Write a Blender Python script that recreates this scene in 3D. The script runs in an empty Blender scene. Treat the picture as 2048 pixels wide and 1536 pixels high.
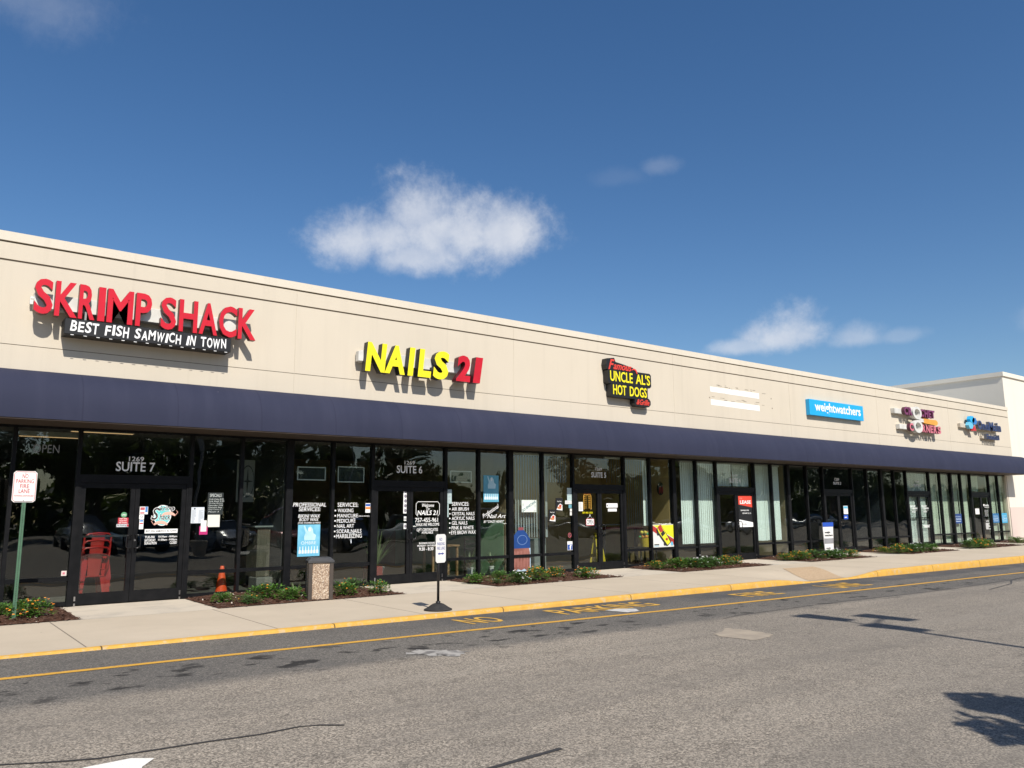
import bpy, math, random
from mathutils import Vector, Matrix
C = bpy.data.collections.new('place'); S = bpy.context.scene; S.collection.children.link(C)
R = math.radians
rnd = random.Random(7)

# ------------------------------------------------------------------ camera
D, EYE, F_PX = 15.4, 1.56, 1583.9
cam = bpy.data.cameras.new('camera'); cam.sensor_width = 36; cam.lens = F_PX / 2048 * 36
cam.clip_start = .1; cam.clip_end = 3000
co = bpy.data.objects.new('camera', cam); S.collection.objects.link(co)
right, up, fwd = Vector((.7926, -.6097, -.0075)), Vector((-.0911, -.1306, .9872)), Vector((.6029, .7817, .1591))
m = Matrix((right, up, -fwd)).transposed().to_4x4(); m.translation = (0, -D, EYE)
co.matrix_world = m; S.camera = co

# ------------------------------------------------------------------ light
SUN = Vector((.21, 1, -1.03)).normalized()          # the way the light travels
w = bpy.data.worlds.new('World'); S.world = w; w.use_nodes = True
N, L = w.node_tree.nodes, w.node_tree.links
bg = N['Background']; bg.inputs[1].default_value = .085
sky = N.new('ShaderNodeTexSky'); sky.sky_type = 'NISHITA'; sky.sun_disc = False
sky.sun_elevation = math.asin(-SUN.z); sky.sun_rotation = math.atan2(-SUN.x, -SUN.y)
sky.air_density = 1.0; sky.dust_density = .6; sky.ozone_density = 2.2
hsv = N.new('ShaderNodeHueSaturation'); hsv.inputs['Hue'].default_value = .5035; hsv.inputs['Saturation'].default_value = 1.25
L.new(sky.outputs[0], hsv.inputs['Color'])
def wm(op, a, b=None, c=None):
    n = N.new('ShaderNodeMath'); n.operation = op
    for i, v in enumerate((a, b, c)):
        if v is None: continue
        if isinstance(v, (int, float)): n.inputs[i].default_value = v
        else: L.new(v, n.inputs[i])
    return n.outputs[0]
tc = N.new('ShaderNodeTexCoord'); sp = N.new('ShaderNodeSeparateXYZ'); L.new(tc.outputs['Generated'], sp.inputs[0])
az = wm('ARCTAN2', sp.outputs[0], sp.outputs[1]); el = wm('ARCSINE', sp.outputs[2])
cb = N.new('ShaderNodeCombineXYZ'); L.new(az, cb.inputs[0]); L.new(el, cb.inputs[1])
def noise(scale, detail=7, rough=.6, seed=0., dist=0.):
    n = N.new('ShaderNodeTexNoise'); n.noise_dimensions = '4D'; n.inputs['W'].default_value = seed
    n.inputs['Scale'].default_value = scale; n.inputs['Detail'].default_value = detail
    n.inputs['Roughness'].default_value = rough; n.inputs['Distortion'].default_value = dist
    L.new(cb.outputs[0], n.inputs['Vector']); return n.outputs[0]
n1 = noise(11, 8, .62, 2.3, .25); n2 = noise(34, 7, .66, 5.1); n3 = noise(6, 5, .6, 9.4)
total = None
# clouds: azimuth, elevation, half width, half height above, half height below, density
for a, e, hw, hu, hd, dn in ((.495, .338, .075, .05, .045, .95), (.452, .335, .08, .045, .045, .92), (.545, .368, .09, .05, .05, .9), (.575, .348, .14, .078, .055, 1.0), (.645, .345, .09, .065, .045, .95), (.525, .315, .09, .04, .028, .85),
                             (.995, .204, .07, .046, .024, .88), (.945, .196, .06, .016, .012, .6), (1.075, .195, .045, .024, .014, .5), (1.12, .194, .04, .012, .010, .25),
                             (.856, .420, .035, .016, .014, .15), (.80, .41, .05, .016, .014, .05), (.04, .54, .15, .07, .05, .16), (1.28, .2, .06, .02, .02, .2),
                             (-.5, .35, .3, .07, .05, .9), (1.9, .3, .3, .08, .05, .9), (2.6, .14, .7, .14, .1, .75), (3.0, .5, .3, .08, .06, .8)):  # wide low bank behind the camera is added to brighten the glass reflections
    du = wm('DIVIDE', wm('SUBTRACT', az, a), hw)
    dv = wm('SUBTRACT', el, e)
    dv = wm('DIVIDE', dv, wm('ADD', wm('MULTIPLY', wm('GREATER_THAN', dv, 0), hu - hd), hd))
    r2 = wm('SQRT', wm('ADD', wm('MULTIPLY', du, du), wm('MULTIPLY', dv, dv)))
    q = wm('SUBTRACT', 1.0, r2)
    q = wm('ADD', q, wm('MULTIPLY', wm('SUBTRACT', n1, .5), 1.35))
    q = wm('ADD', q, wm('MULTIPLY', wm('SUBTRACT', n2, .5), .8))
    q = wm('MULTIPLY', q, 1.15)
    mr = N.new('ShaderNodeMapRange'); mr.interpolation_type = 'SMOOTHSTEP'; L.new(q, mr.inputs[0])
    mr.inputs['From Min'].default_value = .02; mr.inputs['From Max'].default_value = 1.0; mr.inputs['To Max'].default_value = dn
    total = mr.outputs[0] if total is None else wm('MAXIMUM', total, mr.outputs[0])
total = wm('MULTIPLY', total, wm('ADD', .66, wm('MULTIPLY', n3, .25)))
cc = N.new('ShaderNodeMixRGB'); cc.inputs[1].default_value = (7.9, 8.0, 8.3, 1); cc.inputs[2].default_value = (5.7, 6.15, 7.1, 1); L.new(wm('MINIMUM', wm('MAXIMUM', wm('MULTIPLY', wm('SUBTRACT', noise(16, 6, .6, 12.), .4), 3.2), 0.), 1.), cc.inputs[0])
mix = N.new('ShaderNodeMixRGB'); L.new(cc.outputs[0], mix.inputs[2])
L.new(total, mix.inputs[0]); L.new(hsv.outputs[0], mix.inputs[1]); L.new(mix.outputs[0], bg.inputs[0])
sl = bpy.data.lights.new('sun', 'SUN'); sl.energy = 4.4; sl.angle = R(.5); sl.color = (1, .945, .86)
so = bpy.data.objects.new('sun', sl); S.collection.objects.link(so); so.rotation_euler = SUN.to_track_quat('-Z', 'Y').to_euler()
so.location = (10, -30, 30)
S.view_settings.view_transform = 'Standard'; S.view_settings.look = 'None'
S.view_settings.exposure = .36; S.view_settings.gamma = 1

# ------------------------------------------------------------------ materials
MATS = {}
def mat(name, col, rough=.6, metal=0., col2=None, scale=3., bump=0., bscale=None, spec=.5, emit=0., detail=5, lo=.35, hi=.65, stretch=None, coat=0.):
    if name in MATS: return MATS[name]
    mt = bpy.data.materials.new(name); mt.use_nodes = True; MATS[name] = mt
    n, l = mt.node_tree.nodes, mt.node_tree.links; b = n['Principled BSDF']
    b.inputs['Roughness'].default_value = rough; b.inputs['Metallic'].default_value = metal
    b.inputs['Specular IOR Level'].default_value = spec; b.inputs['Coat Weight'].default_value = coat
    col = tuple(col) + (1,)
    b.inputs['Base Color'].default_value = col
    t = n.new('ShaderNodeTexCoord'); v = t.outputs['Object']
    if stretch:
        mp = n.new('ShaderNodeMapping'); mp.inputs['Scale'].default_value = stretch; l.new(v, mp.inputs[0]); v = mp.outputs[0]
    if col2 is None: col2 = tuple(c * .86 for c in col[:3])
    nz = n.new('ShaderNodeTexNoise'); nz.inputs['Scale'].default_value = scale; nz.inputs['Detail'].default_value = detail; l.new(v, nz.inputs[0])
    mr = n.new('ShaderNodeMapRange'); mr.inputs[1].default_value = lo; mr.inputs[2].default_value = hi; l.new(nz.outputs[0], mr.inputs[0])
    mx = n.new('ShaderNodeMixRGB'); mx.inputs[1].default_value = col; mx.inputs[2].default_value = tuple(col2) + (1,)
    l.new(mr.outputs[0], mx.inputs[0]); l.new(mx.outputs[0], b.inputs['Base Color'])
    if bump:
        nb = n.new('ShaderNodeTexNoise'); nb.inputs['Scale'].default_value = bscale or scale * 20; nb.inputs['Detail'].default_value = 4; l.new(v, nb.inputs[0])
        bp = n.new('ShaderNodeBump'); bp.inputs['Strength'].default_value = bump; bp.inputs['Distance'].default_value = .01
        l.new(nb.outputs[0], bp.inputs['Height']); l.new(bp.outputs[0], b.inputs['Normal'])
    if emit:
        b.inputs['Emission Color'].default_value = col; b.inputs['Emission Strength'].default_value = emit
    return mt

class G:                                                # small node-graph helper for the bigger materials
    def __init__(s, name):
        s.m = bpy.data.materials.new(name); s.m.use_nodes = True; MATS[name] = s.m
        s.n, s.l = s.m.node_tree.nodes, s.m.node_tree.links; s.b = s.n['Principled BSDF']
        t = s.n.new('ShaderNodeTexCoord'); s.v = t.outputs['Object']
        x = s.n.new('ShaderNodeSeparateXYZ'); s.l.new(s.v, x.inputs[0]); s.x, s.y, s.z = x.outputs
    def put(s, i, v):
        if isinstance(v, (int, float)): i.default_value = v
        elif isinstance(v, tuple): i.default_value = v + (1,) if len(v) == 3 and len(i.default_value) == 4 else v
        else: s.l.new(v, i)
    def math(s, op, a, b=0., c=None, clamp=False):
        q = s.n.new('ShaderNodeMath'); q.operation = op; q.use_clamp = clamp; s.put(q.inputs[0], a); s.put(q.inputs[1], b)
        if c is not None: s.put(q.inputs[2], c)
        return q.outputs[0]
    def noise(s, scale, detail=4, rough=.55, vec=None, w=0., dist=0.):
        q = s.n.new('ShaderNodeTexNoise'); q.noise_dimensions = '4D'; q.inputs['W'].default_value = w
        q.inputs['Scale'].default_value = scale; q.inputs['Detail'].default_value = detail; q.inputs['Roughness'].default_value = rough
        q.inputs['Distortion'].default_value = dist
        s.l.new(vec or s.v, q.inputs['Vector']); return q.outputs[0]
    def voro(s, scale, out='Color', vec=None):
        q = s.n.new('ShaderNodeTexVoronoi'); q.inputs['Scale'].default_value = scale; s.l.new(vec or s.v, q.inputs['Vector']); return q.outputs[out]
    def map(s, v, a, b, c=0., d=1.):
        q = s.n.new('ShaderNodeMapRange'); s.put(q.inputs[0], v)
        for i, k in enumerate((a, b, c, d)): q.inputs[i + 1].default_value = k
        return q.outputs[0]
    def mix(s, f, a, b, mode='MIX'):
        q = s.n.new('ShaderNodeMixRGB'); q.blend_type = mode; s.put(q.inputs[0], f); s.put(q.inputs[1], a); s.put(q.inputs[2], b); return q.outputs[0]
    def scale(s, sc):
        q = s.n.new('ShaderNodeMapping'); q.inputs['Scale'].default_value = sc; s.l.new(s.v, q.inputs[0]); return q.outputs[0]
    def bump(s, h, st=.4, d=.01):
        q = s.n.new('ShaderNodeBump'); q.inputs['Strength'].default_value = st; q.inputs['Distance'].default_value = d
        s.l.new(h, q.inputs['Height']); s.l.new(q.outputs[0], s.b.inputs['Normal'])
    def done(s, col, rough=.8, spec=.3):
        s.put(s.b.inputs['Base Color'], col); s.put(s.b.inputs['Roughness'], rough); s.b.inputs['Specular IOR Level'].default_value = spec; return s.m

def m_asphalt():
    g = G('asphalt')
    stone = g.voro(95.); sx = g.n.new('ShaderNodeSeparateColor'); g.l.new(stone, sx.inputs[0]); v = sx.outputs[0]
    stone2 = g.voro(62.); sx2 = g.n.new('ShaderNodeSeparateColor'); g.l.new(stone2, sx2.inputs[0])
    big = g.noise(.35, 6, .6); mid = g.noise(3.5, 5, .6, w=3.)
    old = g.mix(g.map(v, .25, 1.), (.145, .126, .102), (.50, .43, .345))
    old = g.mix(g.map(sx2.outputs[1], .8, .95, 0, .4), old, (.56, .50, .41))
    old = g.mix(g.map(sx2.outputs[2], .82, .95, 0, .6), old, (.065, .058, .05))
    old = g.mix(g.map(big, .35, .7, 0, .35), old, (.15, .134, .115))
    old = g.mix(g.map(mid, .45, .75, 0, .3), old, (.28, .25, .205))
    trk = g.noise(1., 4, .6, vec=g.scale((.10, 2.4, 1.)), w=13.); old = g.mix(g.map(trk, .50, .68, 0, .38), old, (.155, .139, .12)); old = g.mix(g.map(trk, .46, .34, 0, .25), old, (.33, .295, .245))
    pat = g.noise(.16, 3, .5, w=17.); old = g.mix(g.map(pat, .47, .53, 0, .22), old, (.15, .137, .12))
    new = g.mix(g.map(v, .3, 1.), (.095, .088, .078), (.25, .226, .194))
    new = g.mix(g.map(sx2.outputs[1], .85, .97, 0, .45), new, (.40, .36, .30))
    new = g.mix(g.map(big, .35, .65, 0, .5), new, (.072, .070, .069))
    edge = g.math('ADD', g.y, g.math('MULTIPLY', g.math('SUBTRACT', g.noise(1.3, 6, .65, w=7.), .5), .7))
    k = g.map(edge, -7.5, -7.2)
    col = g.mix(k, old, new)
    # worn blue-grey overlay by the kerb
    k2 = g.math('MULTIPLY', g.map(edge, -5.6, -5.35), g.math('MULTIPLY', g.map(g.x, 5.5, 7.5), g.map(g.noise(.8, 4, .6, w=4.), .3, .55)))
    col = g.mix(g.math('MULTIPLY', k2, .75), col, (.062, .064, .07))
    # oil stains, scattered and along the lane
    oil = g.noise(3.4, 4, .55, vec=g.scale((.8, 1.3, 1)), w=11.)
    band = g.math('MULTIPLY', g.map(edge, -7.6, -7.0), g.map(edge, -5.9, -6.3))
    oilk = g.math('MULTIPLY', g.map(oil, .57, .63), g.math('ADD', g.math('MULTIPLY', band, .85), .14))
    col = g.mix(oilk, col, (.03, .028, .026))
    spots = g.voro(2.2, 'Distance'); col = g.mix(g.map(spots, .05, .03, 0, .6), col, (.035, .033, .03))
    g.bump(v, .55, .006)
    return g.done(col, .9, .25)
def m_concrete():
    g = G('concrete')
    big = g.noise(.6, 6, .6); fine = g.noise(60, 3, .6, w=2.); mid = g.noise(4, 5, .6, w=5.)
    col = g.mix(g.map(big, .35, .65), (.55, .465, .355), (.48, .405, .305))
    col = g.mix(g.map(fine, .3, .7, 0, .28), col, (.36, .315, .255))
    col = g.mix(g.map(mid, .58, .8, 0, .35), col, (.33, .29, .24))
    apron = g.map(g.y, -1.66, -1.64); col = g.mix(g.math('MULTIPLY', apron, .55), col, (.58, .52, .43))
    st = g.noise(1.6, 4, .6, w=9.); col = g.mix(g.math('MULTIPLY', apron, g.map(st, .5, .7, 0, .5)), col, (.30, .275, .24))
    cell = g.math('FRACT', g.math('DIVIDE', g.math('ADD', g.x, 9.8), 2.35))
    j = g.math('LESS_THAN', cell, .008)
    jl = g.math('LESS_THAN', g.math('ABSOLUTE', g.math('ADD', g.y, 1.65)), .006)
    j = g.math('MAXIMUM', g.math('MULTIPLY', j, g.math('LESS_THAN', g.y, -1.65)), jl)
    col = g.mix(g.math('MULTIPLY', j, .8), col, (.13, .105, .085))
    spots = g.voro(1.7, 'Distance'); col = g.mix(g.map(spots, .035, .02, 0, .7), col, (.12, .10, .085))
    gum = g.voro(3.3, 'Distance'); col = g.mix(g.map(gum, .03, .015, 0, .45), col, (.22, .19, .155)); grit = g.map(g.math('ADD', g.y, g.math('MULTIPLY', g.noise(3., 4, .6, w=21.), .5)), -4.05, -4.3, 0, .22); col = g.mix(grit, col, (.34, .29, .22))
    g.bump(fine, .12, .004)
    return g.done(col, .85, .25)
def m_kerb():
    g = G('kerb_paint')
    a = g.noise(5, 6, .65); f = g.noise(45, 4, .6, w=2.)
    col = g.mix(g.map(a, .4, .7), (.60, .345, .065), (.50, .275, .05))
    col = g.mix(g.map(g.noise(9, 6, .7, w=6.), .53, .64, 0, .75), col, (.46, .37, .24))
    col = g.mix(g.map(f, .62, .75, 0, .5), col, (.25, .17, .06))
    cell = g.math('FRACT', g.math('DIVIDE', g.math('ADD', g.x, .9), 3.0)); col = g.mix(g.math('LESS_THAN', cell, .006), col, (.1, .06, .02))
    g.bump(f, .25, .006)
    return g.done(col, .7, .3)
def m_roadpaint(name, c, wear=.5, under=(.08, .075, .07)):
    g = G(name); a = g.noise(14, 6, .7); b = g.noise(90, 3, .6, w=3.)
    k = g.math('ADD', g.map(a, wear, wear + .16), g.map(b, .58, .72, 0, .7), clamp=True)
    return g.done(g.mix(k, c, under), .75, .3)
def m_stucco(name, c, c2):
    g = G(name)
    big = g.noise(.45, 5, .6); str_ = g.noise(1., 5, .6, vec=g.scale((2.2, 1, .12)), w=4.); f = g.noise(70, 4, .65, w=1.)
    col = g.mix(g.map(big, .35, .65, 0, .7), c, c2)
    col = g.mix(g.map(str_, .52, .75, 0, .3), col, tuple(q * .82 for q in c2))
    col = g.mix(g.map(f, .35, .65, 0, .16), col, tuple(q * .7 for q in c))
    run = g.noise(1., 4, .65, vec=g.scale((7., 1, .35)), w=8.); col = g.mix(g.math('MULTIPLY', g.map(run, .58, .78, 0, .2), g.map(g.z, -.2, 1.1)), col, tuple(q * .62 for q in c2))
    g.bump(f, .22, .006)
    return g.done(col, .9, .2)
def m_awning():
    g = G('awning_fabric')
    a = g.noise(.7, 5, .6); b = g.noise(1.2, 4, .6, vec=g.scale((3, .4, .4)), w=3.)
    col = g.mix(g.map(a, .3, .7), (.024, .0275, .052), (.029, .0325, .060))
    col = g.mix(g.map(b, .47, .7, 0, .55), col, (.036, .039, .068))
    cell = g.math('FRACT', g.math('DIVIDE', g.math('ADD', g.x, 40.), 1.52)); s1 = g.math('LESS_THAN', cell, .014)
    col = g.mix(g.math('MULTIPLY', s1, .5), col, (.016, .018, .037))
    d = g.voro(3.1, 'Distance'); col = g.mix(g.map(d, .03, .018, 0, .5), col, (.30, .30, .36))
    f = g.noise(160, 2, .5, w=8.); g.bump(f, .15, .003)
    return g.done(col, .8, .18)
def m_glass():
    mt = bpy.data.materials.new('window_glass'); mt.use_nodes = True; n, l = mt.node_tree.nodes, mt.node_tree.links
    n.remove(n['Principled BSDF']); o = n['Material Output']
    fr = n.new('ShaderNodeFresnel'); fr.inputs[0].default_value = 1.5
    ge = n.new('ShaderNodeNewGeometry'); io = n.new('ShaderNodeMapRange'); l.new(ge.outputs['Backfacing'], io.inputs[0]); io.inputs[3].default_value = 1.68; io.inputs[4].default_value = 1 / 1.68; l.new(io.outputs[0], fr.inputs[0])
    t = n.new('ShaderNodeBsdfTransparent'); t.inputs[0].default_value = (.90, .945, .92, 1)
    gl = n.new('ShaderNodeBsdfGlossy'); gl.inputs['Roughness'].default_value = .0
    tc = n.new('ShaderNodeTexCoord'); nz = n.new('ShaderNodeTexNoise'); nz.inputs['Scale'].default_value = .9; nz.inputs['Detail'].default_value = 1
    l.new(tc.outputs['Object'], nz.inputs[0]); bp = n.new('ShaderNodeBump'); bp.inputs['Strength'].default_value = .1; bp.inputs['Distance'].default_value = .1
    l.new(nz.outputs[0], bp.inputs['Height']); l.new(bp.outputs[0], gl.inputs['Normal'])
    mx = n.new('ShaderNodeMixShader'); l.new(fr.outputs[0], mx.inputs[0]); l.new(t.outputs[0], mx.inputs[1]); l.new(gl.outputs[0], mx.inputs[2])
    l.new(mx.outputs[0], o.inputs[0]); MATS['window_glass'] = mt; return mt
def m_mulch():
    g = G('mulch_bark'); v = g.noise(38, 5, .7); c = g.voro(60.); sx = g.n.new('ShaderNodeSeparateColor'); g.l.new(c, sx.inputs[0])
    col = g.mix(g.map(v, .35, .65), (.035, .017, .011), (.115, .055, .035))
    col = g.mix(g.map(sx.outputs[0], .93, .97, 0, .6), col, (.35, .25, .18)); g.bump(v, 1., .02)
    return g.done(col, .95, .1)
def m_leaf(name, c, c2):
    g = G(name); oi = g.n.new('ShaderNodeNewGeometry'); r = oi.outputs['Random Per Island']
    col = g.mix(r, c, c2); g.put(g.b.inputs['Base Color'], col); g.b.inputs['Roughness'].default_value = .5
    t = g.n.new('ShaderNodeBsdfTranslucent'); g.put(t.inputs[0], g.mix(.5, col, (.2, .3, .03)))
    mx = g.n.new('ShaderNodeMixShader'); mx.inputs[0].default_value = .22; o = g.n['Material Output']
    g.l.new(g.b.outputs[0], mx.inputs[1]); g.l.new(t.outputs[0], mx.inputs[2]); g.l.new(mx.outputs[0], o.inputs[0]); return g.m
def m_aggregate():
    g = G('pebble_panel'); c = g.voro(75.); sx = g.n.new('ShaderNodeSeparateColor'); g.l.new(c, sx.inputs[0]); d = g.voro(75., 'Distance')
    col = g.mix(g.map(sx.outputs[0], .1, .9), (.56, .43, .31), (.25, .165, .105)); col = g.mix(g.map(sx.outputs[1], .72, .8), col, (.66, .57, .45))
    col = g.mix(g.map(d, .45, .75, 0, .8), col, (.14, .09, .065)); g.bump(d, -.8, .012)
    return g.done(col, .7, .4)
ASPH, CONC, KERB, GLASS, AWN, MULCH, AGG = m_asphalt(), m_concrete(), m_kerb(), m_glass(), m_awning(), m_mulch(), m_aggregate()
STUC = m_stucco('cream_stucco', (.615, .548, .445), (.575, .512, .412)); STUC_L = m_stucco('cream_stucco_cap', (.66, .60, .50), (.62, .56, .46))
WHT = m_stucco('white_stucco', (.76, .715, .615), (.73, .68, .585)); PINK = m_stucco('pink_stucco', (.66, .54, .48), (.62, .51, .46))
PATCHW = mat('fresh_white_patch', (.86, .85, .80), .8)
YEL = m_roadpaint('yellow_road_paint', (.60, .33, .05), .56); YELW = m_roadpaint('worn_yellow_road_paint', (.60, .35, .065), .56)
WHP = m_roadpaint('white_road_paint', (.78, .76, .70), .62)
FRAME = mat('dark_bronze_frame', (.0075, .008, .009), .42, .0, (.012, .012, .013), 6, spec=.12)
BRN = mat('brown_soffit', (.075, .052, .036), .7, 0, (.04, .028, .02), 5, stretch=(.1, 14, 1)); BLACK = mat('black_paint', (.012, .012, .013), .45)
REVEAL = mat('reveal_joint', (.20, .165, .125), .9)
WHITE = mat('white_vinyl', (.86, .86, .85), .5, 0, (.82, .82, .81)); WSTEEL = mat('white_painted_steel', (.68, .67, .63), .5, 0, (.56, .55, .51), 4)
RED = mat('red_acrylic', (.60, .012, .022), .22, 0, (.54, .010, .02), 2, coat=.3); REDS = mat('dark_red_return', (.17, .06, .045), .5)
YEA = mat('yellow_acrylic', (.86, .76, .01), .25, 0, (.84, .72, .008), 2, coat=.3); REDN = mat('crimson_acrylic', (.56, .008, .022), .25)
BLUEW = mat('sky_blue_acrylic', (.012, .36, .72), .3, 0, (.015, .39, .75), 2); PURP = mat('plum_acrylic', (.20, .035, .12), .35); PNK = mat('pink_acrylic', (.62, .17, .22), .35)
ORN = mat('orange_acrylic', (.82, .36, .05), .35); NAVY = mat('navy_acrylic', (.02, .035, .13), .35); SREV = mat('plum_return', (.10, .03, .05), .5)
LBL = mat('light_blue', (.10, .42, .62), .5, 0, (.15, .50, .70), 3); PAPER = mat('white_paper', (.80, .79, .76), .8); INK = mat('black_ink', (.02, .02, .022), .7)
GREENP = mat('green_painted_post', (.075, .155, .095), .5, 0, (.05, .12, .07), 9); SIGNW = mat('sign_white', (.84, .83, .80), .35); REDP = mat('red_ink', (.50, .03, .05), .6); BLUEP = mat('blue_ink', (.03, .05, .30), .6)
RUB = mat('black_rubber', (.016, .015, .015), .75, 0, (.03, .028, .026), 12, bump=.3)
SILV = mat('brushed_metal', (.55, .55, .56), .3, 1.); BRZ = mat('bronze_frame', (.072, .056, .045), .5, 0, (.05, .04, .034), 7)
CONE = mat('orange_plastic', (.85, .09, .02), .45); CHAIR = mat('red_painted_metal', (.38, .018, .016), .28, 0, (.30, .012, .012), 4, coat=.4)
BLIND = mat('pale_blind_fabric', (.86, .90, .88), .7, 0, (.80, .85, .83), 5, stretch=(6, 6, .3)); BLINDG = mat('grey_blind_fabric', (.36, .38, .39), .7, 0, (.30, .32, .33), 5)
CREAMB = mat('cream_blind_fabric', (.76, .80, .66), .7, 0, (.68, .74, .61), 5, stretch=(6, 6, .3))
TARM = mat('crack_seal_tar', (.032, .030, .029), .55, 0, (.04, .038, .036), 14); GREYP = mat('pale_filler', (.36, .34, .31), .9, 0, (.16, .15, .14), 9, detail=8, lo=.45, hi=.6)
BEIGE = mat('beige_patch_concrete', (.37, .31, .235), .9, 0, (.29, .245, .19), 5, bump=.4); TACT = mat('tan_ramp_aggregate', (.50, .37, .235), .9, 0, (.40, .275, .165), 26, bump=.6, bscale=90)
LEAF1 = m_leaf('lantana_leaf', (.045, .135, .02), (.13, .26, .04)); LEAF2 = m_leaf('vinca_leaf', (.04, .11, .025), (.10, .20, .05)); TLEAF = m_leaf('tree_leaf', (.018, .040, .012), (.05, .085, .022))
TLEAF2 = m_leaf('pine_leaf', (.016, .034, .014), (.036, .06, .022)); BARK = mat('bark', (.09, .07, .055), .9, 0, (.05, .04, .03), 8, bump=.8)
STRAP = m_leaf('strap_leaf', (.05, .09, .03), (.16, .20, .08)); FLO = mat('orange_petal', (.80, .20, .02), .6, 0, (.85, .38, .03), 20); FLW = mat('white_petal', (.85, .84, .82), .6)

# ------------------------------------------------------------------ mesh helpers
BASE = {}
class MB:
    def __init__(s): s.v, s.f, s.mi = [], [], []
    def add(s, vs, fs, mi=0):
        o = len(s.v); s.v += [tuple(q) for q in vs]; s.f += [tuple(i + o for i in f) for f in fs]; s.mi += [mi] * len(fs); return s
    def quad(s, a, b, c, d, mi=0): return s.add((a, b, c, d), ((0, 1, 2, 3),), mi)
    def box(s, x0, x1, y0, y1, z0, z1, mi=0):
        return s.add([(x, y, z) for z in (z0, z1) for y in (y0, y1) for x in (x0, x1)],
                     ((0, 2, 3, 1), (4, 5, 7, 6), (0, 1, 5, 4), (2, 6, 7, 3), (0, 4, 6, 2), (1, 3, 7, 5)), mi)
    def bevbox(s, x0, x1, y0, y1, z0, z1, b=.01, mi=0):            # box with its vertical and top edges chamfered
        def ring(i, z): return [(x0 + i + b, y0 + i, z), (x1 - i - b, y0 + i, z), (x1 - i, y0 + i + b, z), (x1 - i, y1 - i - b, z), (x1 - i - b, y1 - i, z), (x0 + i + b, y1 - i, z), (x0 + i, y1 - i - b, z), (x0 + i, y0 + i + b, z)]
        rs = [ring(b, z0), ring(0, z0 + b), ring(0, z1 - b), ring(b, z1)]
        fs = [tuple(range(7, -1, -1)), tuple(range(24, 32))]
        for k in range(3): fs += [(k * 8 + i, k * 8 + (i + 1) % 8, k * 8 + 8 + (i + 1) % 8, k * 8 + 8 + i) for i in range(8)]
        return s.add([p for r in rs for p in r], fs, mi)
    def slab(s, poly, y0, y1, mi=0, mside=None):                   # polygon in x,z (counter-clockwise seen from -y) given thickness along y
        n = len(poly); vs = [(x, y0, z) for x, z in poly] + [(x, y1, z) for x, z in poly]
        s.add(vs, [tuple(range(n))], mi); o = len(s.v) - 2 * n
        s.f.append(tuple(o + n + i for i in reversed(range(n)))); s.mi.append(mi if mside is None else mside)
        for i in range(n):
            j = (i + 1) % n; s.f.append((o + i, o + n + i, o + n + j, o + j)); s.mi.append(mi if mside is None else mside)
        return s
    def sheet(s, poly, z, mi=0, th=.004):                          # polygon in x,y; z is a number or a function, a thin real sheet
        zf = z if callable(z) else (lambda x, y: z)
        n = len(poly); s.add([(x, y, zf(x, y)) for x, y in poly], [tuple(range(n))], mi); return s
    def tube(s, pts, r, seg=8, mi=0, cap=True):
        pts = [Vector(p) for p in pts]; rs = r if isinstance(r, (list, tuple)) else [r] * len(pts); vs, fs = [], []
        ref = None
        for i, p in enumerate(pts):
            d = (pts[min(i + 1, len(pts) - 1)] - pts[max(i - 1, 0)]).normalized()
            if ref is None: ref = d.orthogonal().normalized()
            ref = (ref - d * ref.dot(d)); ref = ref.normalized() if ref.length > 1e-6 else d.orthogonal().normalized(); b = d.cross(ref)
            vs += [p + (ref * math.cos(2 * math.pi * k / seg) + b * math.sin(2 * math.pi * k / seg)) * rs[i] for k in range(seg)]
        for i in range(len(pts) - 1):
            fs += [(i * seg + k, i * seg + (k + 1) % seg, (i + 1) * seg + (k + 1) % seg, (i + 1) * seg + k) for k in range(seg)]
        if cap: fs += [tuple(reversed(range(seg))), tuple((len(pts) - 1) * seg + k for k in range(seg))]
        return s.add(vs, fs, mi)
    def lathe(s, prof, c, seg=24, mi=0):
        vs = [(c[0] + r * math.cos(2 * math.pi * k / seg), c[1] + r * math.sin(2 * math.pi * k / seg), c[2] + z) for r, z in prof for k in range(seg)]
        fs = [(i * seg + k, i * seg + (k + 1) % seg, (i + 1) * seg + (k + 1) % seg, (i + 1) * seg + k) for i in range(len(prof) - 1) for k in range(seg)]
        fs += [tuple(reversed(range(seg))), tuple((len(prof) - 1) * seg + k for k in range(seg))]
        return s.add(vs, fs, mi)
    def disc(s, cx, cz, rx, rz, y0, y1, mi=0, mside=None, seg=28):
        return s.slab([(cx + rx * math.cos(2 * math.pi * k / seg), cz + rz * math.sin(2 * math.pi * k / seg)) for k in range(seg)], y0, y1, mi, mside)
    def ring(s, cx, cz, rx, rz, k, y0, y1, mi=0, mside=None, seg=28):
        vs = []; fs = []
        for q in range(seg):
            a = 2 * math.pi * q / seg; c_, s_ = math.cos(a), math.sin(a)
            vs += [(cx + rx * c_, y0, cz + rz * s_), (cx + rx * k * c_, y0, cz + rz * k * s_), (cx + rx * k * c_, y1, cz + rz * k * s_), (cx + rx * c_, y1, cz + rz * s_)]
        for q in range(seg):
            a, b = q * 4, (q + 1) % seg * 4
            fs.append((a, b, b + 1, a + 1))
        o = len(s.v); s.add(vs, fs, mi)
        for q in range(seg):
            a, b = o + q * 4, o + (q + 1) % seg * 4
            for f in ((a + 1, b + 1, b + 2, a + 2), (a + 2, b + 2, b + 3, a + 3), (a + 3, b + 3, b, a)): s.f.append(f); s.mi.append(mi if mside is None else mside)
        return s
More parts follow.
